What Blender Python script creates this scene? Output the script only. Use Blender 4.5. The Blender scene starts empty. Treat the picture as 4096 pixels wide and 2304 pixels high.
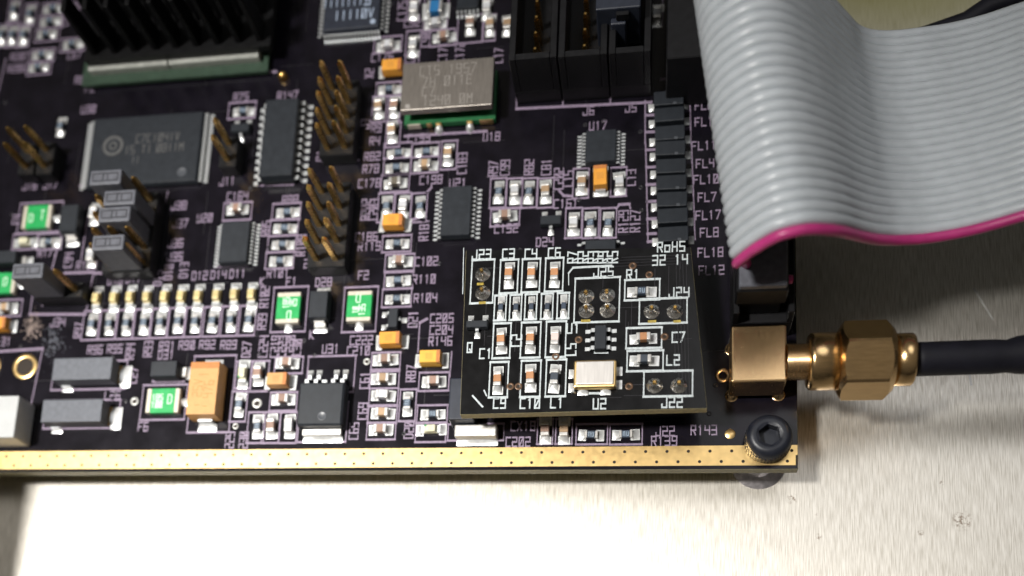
import bpy, bmesh, math, random
from mathutils import Matrix, Vector
random.seed(7)
SC = bpy.context.scene
COL = SC.collection
# ------------------------------------------------------------------ camera, light, exposure (1 unit = 1 mm)
cam_d = bpy.data.cameras.new("camera"); cam = bpy.data.objects.new("camera", cam_d); COL.objects.link(cam)
cam.matrix_world = Matrix(((0.980792, -0.015384, 0.194448, -16.889721), (0.054884, 0.978374, -0.199431, -43.548743), (-0.187175, 0.206273, 0.960426, 137.0), (0.0, 0.0, 0.0, 1.0)))
cam_d.sensor_width = 36.0; cam_d.lens = 38.2799
cam_d.shift_x = 0.06670; cam_d.shift_y = 0.28618
cam_d.clip_start = 1.0; cam_d.clip_end = 5000.0
cam_d.dof.use_dof = True; cam_d.dof.focus_distance = 139.0; cam_d.dof.aperture_fstop = 0.0115
SC.camera = cam
W = bpy.data.worlds.new("World"); SC.world = W; W.use_nodes = True
nt = W.node_tree; nt.nodes.clear()
wo = nt.nodes.new("ShaderNodeOutputWorld"); bg = nt.nodes.new("ShaderNodeBackground")
tc = nt.nodes.new("ShaderNodeTexCoord"); sp = nt.nodes.new("ShaderNodeSeparateXYZ"); cr = nt.nodes.new("ShaderNodeValToRGB")
nt.links.new(tc.outputs["Generated"], sp.inputs[0]); nt.links.new(sp.outputs[2], cr.inputs[0])
cr.color_ramp.elements[0].position = 0.0; cr.color_ramp.elements[0].color = (0.022, 0.020, 0.018, 1)
cr.color_ramp.elements[1].position = 1.0; cr.color_ramp.elements[1].color = (0.165, 0.152, 0.135, 1)
nt.links.new(cr.outputs[0], bg.inputs[0]); nt.links.new(bg.outputs[0], wo.inputs[0]); bg.inputs[1].default_value = 1.0
def lamp(name, loc, target, size, power, col, spread=180):
    d = bpy.data.lights.new(name, 'AREA'); d.shape = 'DISK'; d.size = size; d.energy = power; d.color = col; d.spread = math.radians(spread)
    o = bpy.data.objects.new(name, d); COL.objects.link(o); o.location = loc
    o.rotation_euler = (Vector(target)-Vector(loc)).to_track_quat('-Z', 'Y').to_euler()
    return o
lamp("desk_lamp", (-240, -34, 460), (-72, -2, 0), 62, 1.5e5, (1.0, 0.97, 0.92), 29)
lamp("fill_lamp", (165, 235, 560), (15, 20, 0), 330, 4.2e5, (0.97, 0.98, 1.0))  # unseen fill added to brighten reflections in the plate
SC.view_settings.view_transform = 'Standard'; SC.view_settings.look = 'None'
SC.view_settings.exposure = 0.0; SC.view_settings.gamma = 1.0

# ------------------------------------------------------------------ materials
def mat(name, col, rough=0.5, metal=0.0, spec=0.5, var=0.12, nsc=1.5, bump=0.0, bsc=6.0, rvar=0.1, rand=0.0, stretch=(1,1,1), emis=None, trans=0.0):
    m = bpy.data.materials.new(name); m.use_nodes = True; t = m.node_tree; p = t.nodes["Principled BSDF"]
    p.inputs["Metallic"].default_value = metal; p.inputs["Specular IOR Level"].default_value = spec
    co = t.nodes.new("ShaderNodeTexCoord"); mp = t.nodes.new("ShaderNodeMapping"); mp.inputs["Scale"].default_value = stretch
    t.links.new(co.outputs["Object"], mp.inputs[0])
    n = t.nodes.new("ShaderNodeTexNoise"); n.inputs["Scale"].default_value = nsc; n.inputs["Detail"].default_value = 5
    t.links.new(mp.outputs[0], n.inputs["Vector"])
    r = t.nodes.new("ShaderNodeValToRGB"); a, b = r.color_ramp.elements
    a.position = 0.3; b.position = 0.7
    a.color = tuple(max(0, c*(1-var)) for c in col)+(1,); b.color = tuple(min(1, c*(1+var)) for c in col)+(1,)
    t.links.new(n.outputs[0], r.inputs[0]); last = r.outputs[0]
    if rand:
        oi = t.nodes.new("ShaderNodeObjectInfo"); hs = t.nodes.new("ShaderNodeHueSaturation"); mr = t.nodes.new("ShaderNodeMapRange")
        mr.inputs[3].default_value = 1-rand; mr.inputs[4].default_value = 1+rand
        t.links.new(oi.outputs["Random"], mr.inputs[0]); t.links.new(mr.outputs[0], hs.inputs["Value"]); t.links.new(last, hs.inputs["Color"]); last = hs.outputs[0]
    t.links.new(last, p.inputs["Base Color"])
    mr2 = t.nodes.new("ShaderNodeMapRange"); mr2.inputs[3].default_value = max(0.02, rough-rvar); mr2.inputs[4].default_value = min(1, rough+rvar)
    t.links.new(n.outputs[0], mr2.inputs[0]); t.links.new(mr2.outputs[0], p.inputs["Roughness"])
    if bump:
        n2 = t.nodes.new("ShaderNodeTexNoise"); n2.inputs["Scale"].default_value = bsc; n2.inputs["Detail"].default_value = 3
        t.links.new(mp.outputs[0], n2.inputs["Vector"])
        b = t.nodes.new("ShaderNodeBump"); b.inputs["Strength"].default_value = bump; b.inputs["Distance"].default_value = 0.1
        t.links.new(n2.outputs[0], b.inputs["Height"]); t.links.new(b.outputs[0], p.inputs["Normal"])
    if trans:
        p.inputs["Subsurface Weight"].default_value = trans; p.inputs["Subsurface Radius"].default_value = (0.6, 0.6, 0.6)
    return m
MT = dict(
 mask=mat("board_mask", (0.0045,0.0036,0.0065), 0.215, 0, 0.36, 0.35, 0.35, 0.03, 2.0, 0.05),
 mask2=mat("daughter_mask", (0.0045,0.0045,0.005), 0.22, 0, 0.35, 0.3, 0.6, 0.03, 3.0, 0.06),
 edge=mat("board_edge", (0.16,0.14,0.075), 0.6, 0, 0.4, 0.3, 2.0, 0.3, 8),
 silk=mat("lavender_print", (0.215,0.168,0.235), 0.36, 0, 0.5, 0.25, 3.0),
 silkw=mat("white_print", (0.42,0.46,0.475), 0.55, 0, 0.3, 0.2, 3.0),
 trace=mat("faint_trace", (0.011,0.010,0.013), 0.3, 0, 0.5, 0.2, 1.0),
 gold=mat("gold_plating", (0.88,0.62,0.27), 0.345, 1, 0.5, 0.06, 1.2, 0.05, 5, 0.05),
 goldd=mat("gold_pin", (0.75,0.47,0.15), 0.28, 1, 0.5, 0.10, 1.2, 0.05, 5, 0.05),
 brass=mat("brushed_gold_jack", (0.80,0.55,0.29), 0.25, 1, 0.5, 0.05, 1.0, 0.07, 3, 0.06, stretch=(6,0.6,1)),
 brassp=mat("polished_gold_plug", (0.76,0.52,0.26), 0.19, 1, 0.5, 0.08, 1.0, 0.12, 3, 0.05, stretch=(0.6,4,4)),
 solder=mat("solder", (0.70,0.71,0.71), 0.36, 0.62, 0.5, 0.08, 2.0, 0.15, 3, 0.08),
 tin=mat("tinned_lead", (0.60,0.62,0.63), 0.38, 0.7, 0.5, 0.08, 2.0, 0.1, 4, 0.08),
 tinw=mat("matte_tin", (0.60,0.59,0.57), 0.40, 0.75, 0.5, 0.08, 2.0, 0.1, 4, 0.08),
 shiny=mat("shiny_solder", (0.86,0.84,0.80), 0.22, 1, 0.5, 0.12, 2.5, 0.9, 2.2, 0.12),
 pad=mat("tinned_pad", (0.46,0.46,0.44), 0.42, 0.7, 0.5, 0.2, 2.0, 0.1, 4, 0.1),
 epoxy=mat("black_epoxy", (0.014,0.017,0.022), 0.47, 0, 0.32, 0.15, 1.0, 0.12, 9, 0.06),
 epoxyb=mat("blue_black_epoxy", (0.017,0.021,0.033), 0.45, 0, 0.45, 0.15, 1.0, 0.1, 9, 0.06),
 ferrite=mat("grey_ferrite", (0.10,0.107,0.125), 0.55, 0, 0.4, 0.15, 1.5, 0.25, 7, 0.06),
 dark=mat("black_plastic", (0.0045,0.0045,0.0055), 0.45, 0, 0.3, 0.2, 1.0, 0.12, 6, 0.08),
 capp=mat("grey_black_plastic", (0.085,0.088,0.105), 0.55, 0, 0.4, 0.2, 1.4, 0.15, 7, 0.08),
 anod=mat("black_anodised", (0.002,0.002,0.0025), 0.5, 0, 0.2, 0.2, 1.0, 0.1, 5, 0.05),
 brown=mat("brown_ceramic", (0.25,0.155,0.115), 0.5, 0, 0.45, 0.12, 2.0, 0.1, 6, rand=0.15),
 mbrown=mat("orange_brown_ceramic", (0.40,0.19,0.085), 0.45, 0, 0.45, 0.10, 2.0, 0.1, 6, rand=0.12),
 tan=mat("tan_ceramic", (0.34,0.225,0.13), 0.5, 0, 0.45, 0.12, 2.0, 0.1, 6, rand=0.15),
 olive=mat("olive_ceramic", (0.11,0.095,0.07), 0.5, 0, 0.45, 0.12, 2.0),
 grey=mat("grey_ceramic", (0.46,0.47,0.49), 0.5, 0, 0.45, 0.12, 2.0, 0.1, 6, rand=0.15),
 pink=mat("pale_pink_ceramic", (0.58,0.48,0.45), 0.5, 0, 0.45, 0.08, 2.0),
 ind=mat("dark_inductor_body", (0.035,0.045,0.06), 0.5, 0, 0.45, 0.12, 2.0),
 resb=mat("resistor_coat", (0.032,0.045,0.068), 0.4, 0, 0.5, 0.15, 2.0, rand=0.25),
 blue=mat("blue_inductor", (0.02,0.14,0.33), 0.35, 0, 0.5, 0.15, 2.0),
 resm=mat("resistor_print", (0.30,0.38,0.47), 0.5, 0, 0.4, 0.1, 2.0),
 tant=mat("orange_moulding", (0.66,0.29,0.035), 0.5, 0, 0.4, 0.06, 1.5, 0.12, 8, rand=0.06),
 tantl=mat("light_orange_moulding", (0.49,0.265,0.095), 0.5, 0, 0.4, 0.06, 1.5, 0.12, 8),
 tanty=mat("yellow_moulding", (0.66,0.36,0.05), 0.5, 0, 0.4, 0.06, 1.5, 0.12, 8),
 band=mat("burnt_orange_band", (0.44,0.16,0.04), 0.5, 0, 0.4, 0.1, 1.5),
 tprint=mat("faded_brown_print", (0.36,0.17,0.05), 0.6, 0, 0.3, 0.2, 3.0),
 fuse=mat("green_fuse_coat", (0.012,0.30,0.075), 0.38, 0, 0.5, 0.10, 1.2),
 cream=mat("cream_terminal", (0.50,0.46,0.38), 0.5, 0.2, 0.5, 0.12, 2.0, 0.1, 6),
 mint=mat("pale_mark", (0.52,0.74,0.56), 0.5, 0, 0.4, 0.1, 2.0),
 led=mat("amber_lens", (0.58,0.475,0.23), 0.30, 0, 0.5, 0.22, 1.6, 0.1, 4, rand=0.1, trans=0.2),
 ledw=mat("cream_lens", (0.60,0.58,0.42), 0.35, 0, 0.5, 0.15, 1.6, trans=0.2),
 green=mat("green_laminate", (0.012,0.105,0.035), 0.45, 0, 0.5, 0.2, 1.0),
 greend=mat("dark_green_laminate", (0.022,0.045,0.028), 0.5, 0, 0.4, 0.2, 1.0),
 can=mat("brushed_can", (0.27,0.245,0.22), 0.42, 0.85, 0.5, 0.08, 1.0, 0.18, 3, 0.05, stretch=(5,0.5,1)),
 canp=mat("etched_mark", (0.37,0.345,0.32), 0.5, 0.6, 0.5, 0.1, 2.0),
 lid=mat("crystal_lid", (0.60,0.575,0.55), 0.42, 0.6, 0.5, 0.06, 1.0, 0.15, 3, 0.05, stretch=(5,0.4,1)),
 strip=mat("spreader_metal", (0.40,0.41,0.38), 0.5, 0.5, 0.5, 0.15, 1.0, 0.2, 3),
 chipp=mat("grey_chip_print", (0.075,0.075,0.075), 0.6, 0, 0.3, 0.2, 3.0),
 chipw=mat("pale_blue_chip_print", (0.30,0.36,0.46), 0.6, 0, 0.3, 0.15, 3.0),
 dimple=mat("mould_mark", (0.06,0.065,0.075), 0.4, 0, 0.45, 0.1, 1.0),
 ribbon=mat("grey_cable_jacket", (0.40,0.43,0.46), 0.36, 0, 0.5, 0.05, 0.6, 0.06, 4, 0.05),
 pinkw=mat("magenta_cable_jacket", (0.40,0.03,0.16), 0.38, 0, 0.5, 0.08, 0.6, 0.06, 4, 0.05),
 rubber=mat("black_sleeve", (0.006,0.006,0.011), 0.62, 0, 0.25, 0.2, 0.6, 0.2, 2, 0.08),
 screw=mat("black_oxide", (0.010,0.012,0.019), 0.42, 0.0, 0.45, 0.2, 1.0, 0.08, 3, 0.06),
 nylon=mat("white_nylon", (0.42,0.43,0.43), 0.5, 0, 0.4, 0.05, 0.6, 0.08, 3, 0.05, trans=0.15),
 hole=mat("hole_dark", (0.02,0.013,0.008), 0.6, 0, 0.3, 0.2, 1.0),
 copper=mat("scuffed_copper", (0.22,0.17,0.15), 0.5, 0.4, 0.5, 0.5, 2.4, 0.4, 3),
 scuff=mat("grey_scuff", (0.07,0.075,0.095), 0.5, 0, 0.5, 0.6, 1.4, 0.2, 3),
 flux=mat("amber_flux", (0.32,0.24,0.045), 0.3, 0, 0.5, 0.4, 2.0),
 washer=mat('dull_washer', (0.66,0.62,0.64), 0.45, 0.85, 0.5, 0.25, 1.2, 0.2, 4),
 via=mat("masked_via", (0.10,0.055,0.03), 0.4, 0.4, 0.5, 0.2, 2.0),
)
STAINS = [(20.78, -4.74, 1.6), (15.79, -6.35, 0.5), (3.35, -6.97, 0.55), (0.02, -1.87, 0.9), (18.58, 0.27, 0.4), (3.14, -4.02, 0.4)]
def plate_mat():
    m = bpy.data.materials.new("brushed_aluminium"); m.use_nodes = True; t = m.node_tree; p = t.nodes["Principled BSDF"]
    p.inputs["Metallic"].default_value = 1.0
    co = t.nodes.new("ShaderNodeTexCoord")
    def noise(scale, detail, src=None, rot=0.0):
        mp = t.nodes.new("ShaderNodeMapping"); mp.inputs["Scale"].default_value = scale; mp.inputs["Rotation"].default_value = (0, 0, rot)
        t.links.new(co.outputs["Object"], mp.inputs[0])
        n = t.nodes.new("ShaderNodeTexNoise"); n.inputs["Scale"].default_value = 1.0; n.inputs["Detail"].default_value = detail
        t.links.new(mp.outputs[0], n.inputs["Vector"]); return n
    n1 = noise((7.5, 0.38, 1), 3, rot=math.radians(2.0)); n2 = noise((0.06, 0.05, 1), 3); n3 = noise((13.0, 0.7, 1), 2, rot=math.radians(2.5))
    r = t.nodes.new("ShaderNodeValToRGB"); a, b = r.color_ramp.elements
    a.position = 0.33; b.position = 0.62; a.color = (0.57,0.535,0.47,1); b.color = (0.83,0.795,0.73,1)
    t.links.new(n1.outputs[0], r.inputs[0]); last = r.outputs[0]
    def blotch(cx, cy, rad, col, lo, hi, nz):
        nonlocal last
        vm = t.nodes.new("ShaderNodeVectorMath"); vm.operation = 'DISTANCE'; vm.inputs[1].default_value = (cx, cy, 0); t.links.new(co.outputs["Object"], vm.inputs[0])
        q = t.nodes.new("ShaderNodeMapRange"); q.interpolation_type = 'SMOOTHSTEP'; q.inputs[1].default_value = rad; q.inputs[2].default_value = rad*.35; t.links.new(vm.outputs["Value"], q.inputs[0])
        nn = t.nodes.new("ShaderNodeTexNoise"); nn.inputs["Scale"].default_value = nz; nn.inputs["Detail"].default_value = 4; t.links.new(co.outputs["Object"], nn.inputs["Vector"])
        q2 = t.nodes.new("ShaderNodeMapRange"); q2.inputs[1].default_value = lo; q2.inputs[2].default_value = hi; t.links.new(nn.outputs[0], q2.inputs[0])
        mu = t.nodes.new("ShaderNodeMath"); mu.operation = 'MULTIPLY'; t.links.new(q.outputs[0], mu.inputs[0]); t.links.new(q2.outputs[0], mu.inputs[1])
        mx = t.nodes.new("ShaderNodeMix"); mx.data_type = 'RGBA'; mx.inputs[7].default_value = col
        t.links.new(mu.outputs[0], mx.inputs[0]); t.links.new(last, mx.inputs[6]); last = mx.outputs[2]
    for (bx_, by_, br_) in STAINS: blotch(bx_, by_, br_, (0.30,0.24,0.19,1), .47, .64, 2.2)
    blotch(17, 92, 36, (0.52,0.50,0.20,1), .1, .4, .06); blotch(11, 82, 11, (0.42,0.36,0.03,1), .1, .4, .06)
    t.links.new(last, p.inputs["Base Color"])
    mr = t.nodes.new("ShaderNodeMapRange"); mr.inputs[1].default_value = 0.3; mr.inputs[2].default_value = 0.7; mr.inputs[3].default_value = 0.39; mr.inputs[4].default_value = 0.47
    t.links.new(n3.outputs[0], mr.inputs[0]); t.links.new(mr.outputs[0], p.inputs["Roughness"])
    bp = t.nodes.new("ShaderNodeBump"); bp.inputs["Strength"].default_value = 0.12; bp.inputs["Distance"].default_value = 0.05
    t.links.new(n1.outputs[0], bp.inputs["Height"]); t.links.new(bp.outputs[0], p.inputs["Normal"])
    p.inputs["Anisotropic"].default_value = 0.62
    tg = t.nodes.new("ShaderNodeCombineXYZ"); tg.inputs[0].default_value = 1.0
    t.links.new(tg.outputs[0], p.inputs["Tangent"])
    return m
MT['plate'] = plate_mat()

# ------------------------------------------------------------------ mesh helpers
class M:
    def __init__(s): s.v = []; s.f = []; s.sm = []
    def add(s, vs, fs, smooth=False):
        k = len(s.v); s.v += [tuple(v) for v in vs]; s.f += [tuple(i+k for i in f) for f in fs]; s.sm += [smooth]*len(fs); return s
    def box(s, cx, cy, z0, w, d, h, tx=1.0, ty=1.0):
        a, b = w/2, d/2
        return s.add([(cx-a,cy-b,z0),(cx+a,cy-b,z0),(cx+a,cy+b,z0),(cx-a,cy+b,z0),
                      (cx-a*tx,cy-b*ty,z0+h),(cx+a*tx,cy-b*ty,z0+h),(cx+a*tx,cy+b*ty,z0+h),(cx-a*tx,cy+b*ty,z0+h)],
                     [(3,2,1,0),(4,5,6,7),(0,1,5,4),(1,2,6,5),(2,3,7,6),(3,0,4,7)])
    def rev(s, prof, n=24, axis='z', c=(0,0,0), smooth=True, ph=0.0):
        k = len(prof); vs = []
        for i in range(n):
            a = 2*math.pi*i/n+ph; ca, sa = math.cos(a), math.sin(a)
            for (r, z) in prof:
                if axis == 'z': vs.append((c[0]+r*ca, c[1]+r*sa, c[2]+z))
                else: vs.append((c[0]+z, c[1]+r*ca, c[2]+r*sa))
        fs = []
        for i in range(n):
            j = (i+1) % n
            for q in range(k-1): fs.append((i*k+q, j*k+q, j*k+q+1, i*k+q+1))
        return s.add(vs, fs, smooth)
    def disc(s, cx, cy, z, r, n=16, sy=1.0):
        return s.add([(cx+r*math.cos(2*math.pi*i/n), cy+r*sy*math.sin(2*math.pi*i/n), z) for i in range(n)], [tuple(range(n))])
    def tube(s, pts, r, n=10, smooth=True, cap=True):
        P = [Vector(p) for p in pts]; k = len(P); vs = []; up = Vector((0, 1, 0))
        for i in range(k):
            t = (P[min(i+1, k-1)]-P[max(i-1, 0)]).normalized()
            u = up if abs(t.dot(up)) < 0.9 else Vector((0, 0, 1))
            a = t.cross(u).normalized(); b = a.cross(t).normalized()
            rr = r[i] if isinstance(r, (list, tuple)) else r
            for q in range(n):
                an = 2*math.pi*q/n; vs.append(P[i]+a*(rr*math.cos(an))+b*(rr*math.sin(an)))
        fs = [(i*n+q, i*n+(q+1) % n, (i+1)*n+(q+1) % n, (i+1)*n+q) for i in range(k-1) for q in range(n)]
        if cap: fs += [tuple(range(n-1, -1, -1)), tuple((k-1)*n+q for q in range(n))]
        return s.add(vs, fs, smooth)
    def bake(s, name, m, bevel=0.0, seg=2):
        me = bpy.data.meshes.new(name); me.from_pydata(s.v, [], s.f); me.update()
        bm = bmesh.new(); bm.from_mesh(me)
        for f, q in zip(bm.faces, s.sm): f.smooth = q
        bmesh.ops.recalc_face_normals(bm, faces=bm.faces)
        if bevel:
            ed = [e for e in bm.edges if len(e.link_faces) == 2 and e.calc_face_angle(0) > 0.5]
            bmesh.ops.bevel(bm, geom=ed, offset=bevel, segments=seg, affect='EDGES', profile=0.5)
        bm.to_mesh(me); bm.free(); me.materials.append(MT[m]); return me
def link(name, me, parent=None, loc=(0,0,0), rot=0.0, label=None):
    o = bpy.data.objects.new(name, me); COL.objects.link(o); o.location = loc; o.rotation_euler = (0, 0, rot)
    if parent is not None: o.parent = parent
    if label: o["label"] = label
    return o
def thing(name, label, cat, loc=(0,0,0), group=None, kind=None):
    o = bpy.data.objects.new(name, None); COL.objects.link(o); o.location = loc; o.empty_display_size = 1
    o["label"] = label
    if cat: o["category"] = cat
    if group: o["group"] = group
    if kind: o["kind"] = kind
    return o
CACHE = {}
def cached(key, fn):
    if key not in CACHE: CACHE[key] = fn()
    return CACHE[key]

# ------------------------------------------------------------------ stroke lettering (4 x 6 grid)
G = {'0':'0040|4046|4606|0600|0640'.replace('0640','4600'),'1':'2026|2615','2':'0646|4643|4303|0300|0040','3':'0646|4640|4000|0343','4':'0603|0343|4640','5':'4606|0603|0343|4340|4000',
 '6':'4606|0600|0040|4043|4303','7':'0646|4610','8':'0040|4046|4606|0600|0343','9':'0040|4046|4606|0603|0343',
 'C':'4606|0600|0040','R':'0006|0646|4643|4303|2340','D':'0006|0636|3645|4541|4130|3000','F':'0006|0646|0333','U':'0600|0040|4046','L':'0600|0040','J':'4640|4000|0002','X':'0046|0640',
 'K':'0006|0346|0340','Q':'0040|4046|4606|0600|2240','o':'0040|4044|4404|0400','H':'0006|4046|0343','S':'4606|0603|0343|4340|4000','P':'0006|0646|4643|4303','V':'0620|2046','A':'0006|0646|4640|0343','M':'0006|0623|2346|4640','E':'4606|0600|0040|0333','I':'2026','T':'0646|2620','N':'0006|0640|4046',' ':''}
G['0'] = '0040|4046|4606|0600|0046'
def glyph_strokes(s, x, y, h, vert=False, wf=0.46, pitch=None):
    u = h/6.0; adv = pitch or h*0.70; out = []; L = adv*(len(s)-1)+u*4*wf*1.45
    for k, ch in enumerate(s):
        for st in [q for q in G.get(ch, '').split('|') if q]:
            a = [int(c) for c in st]
            p = (k*adv+a[0]*u*wf*1.45-L/2, a[1]*u-h/2); q = (k*adv+a[2]*u*wf*1.45-L/2, a[3]*u-h/2)
            if vert: p, q = (-p[1], p[0]), (-q[1], q[0])
            out.append((x+p[0], y+p[1], x+q[0], y+q[1]))
    return out
ZI = [0]
def stroke(me, x0, y0, x1, y1, z, wv, wh):
    dx, dy = x1-x0, y1-y0; l = math.hypot(dx, dy) or 1e-6; c = abs(dx)/l
    w = (wv+(wh-wv)*c)/2; nx, ny = -dy/l*w, dx/l*w; ex, ey = dx/l*w*0.8, dy/l*w*0.8
    ZI[0] += 1; zz = z+0.0012*(ZI[0] % 9)
    me.add([(x0-ex+nx, y0-ey+ny, zz), (x0-ex-nx, y0-ey-ny, zz), (x1+ex-nx, y1+ey-ny, zz), (x1+ex+nx, y1+ey+ny, zz)], [(0,1,2,3)])
def text_into(me, s, x, y, h, z, vert=False, wv=0.16, wh=0.24, pitch=None):
    for st in glyph_strokes(s, x, y, h, vert, pitch=pitch): stroke(me, *st, z, wv, wh)
def rect_into(me, x, y, w, d, z, wv, wh):
    a, b = w/2, d/2
    for st in ((x-a,y-b,x+a,y-b),(x+a,y-b,x+a,y+b),(x+a,y+b,x-a,y+b),(x-a,y+b,x-a,y-b)): stroke(me, *st, z, wv, wh)

# ------------------------------------------------------------------ tables (millimetres on the board)
R = {
 'u30': (-94.19, 50.53, 18.26, 11.75),
 'soic': (-72.37, 50.26, 5.22, 12.84),
 'u21': (-45.55, 37.47, 4.32, 7.72),
 'u20': (-78.08, 34.35, 4.45, 6.63),
 'u17': (-25.76, 46.2, 4.28, 4.94),
 'dpak': (-62.71, 8.92, 6.59, 6.4),
 'bigtant': (-79.84, 11.29, 4.45, 7.96),
 'l27': (-98.86, 14.75, 9.24, 3.36),
 'l26': (-99.64, 8.39, 9.34, 3.38),
 'can': (-47.31, 55.53, 13.1, 7.52),
 'fuse1': (-69.13, 23.94, 3.48, 4.64),
 'fuse2': (-58.7, 23.82, 3.54, 4.51),
 'fuse6': (-86.66, 10.32, 4.95, 3.67),
 'fuse4': (-110.69, 40.36, 4.7, 3.85),
 'fuse5': (-115.03, 29.61, 4.52, 3.35),
 'qfp': (-63.1, 73.69, 8.83, 11.83),
 'tssop': (-45.7, 71.36, 3.18, 2.59),
 'midic': (-25.42, 30.18, 4.19, 3.94),
 'd31': (-86.54, 14.71, 4.11, 2.41),
 'd28': (-64.33, 23.79, 2.76, 4.21),
 'd4': (-104.61, 39.19, 2.96, 4.53),
 'd5': (-114.79, 33.3, 4.68, 2.13),
 'bga': (-90.87, 84.54, 30.41, 44.56),
 'sink': (-89.44, 83.06, 29.98, 37.19),
 'nylon': (-110.72, 7.02, 7.28, 6.31),
 'darkblk': (-42.89, 8.88, 3.47, 5.84),
 'silvblk': (-41.11, 4.98, 5.67, 1.66),
 'plug': (-23.33, 63.11, 5.79, 8.7),
 'bigshell': (-13.04, 61.05, 8.09, 17.28),
 'xtal': (-25.15, 9.6, 5.24, 3.67),
 'mu1': (-24.6, 14.44, 1.48, 3.26),
 'mq': (-40.39, 16.77, 2.84, 0.96)}
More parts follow.
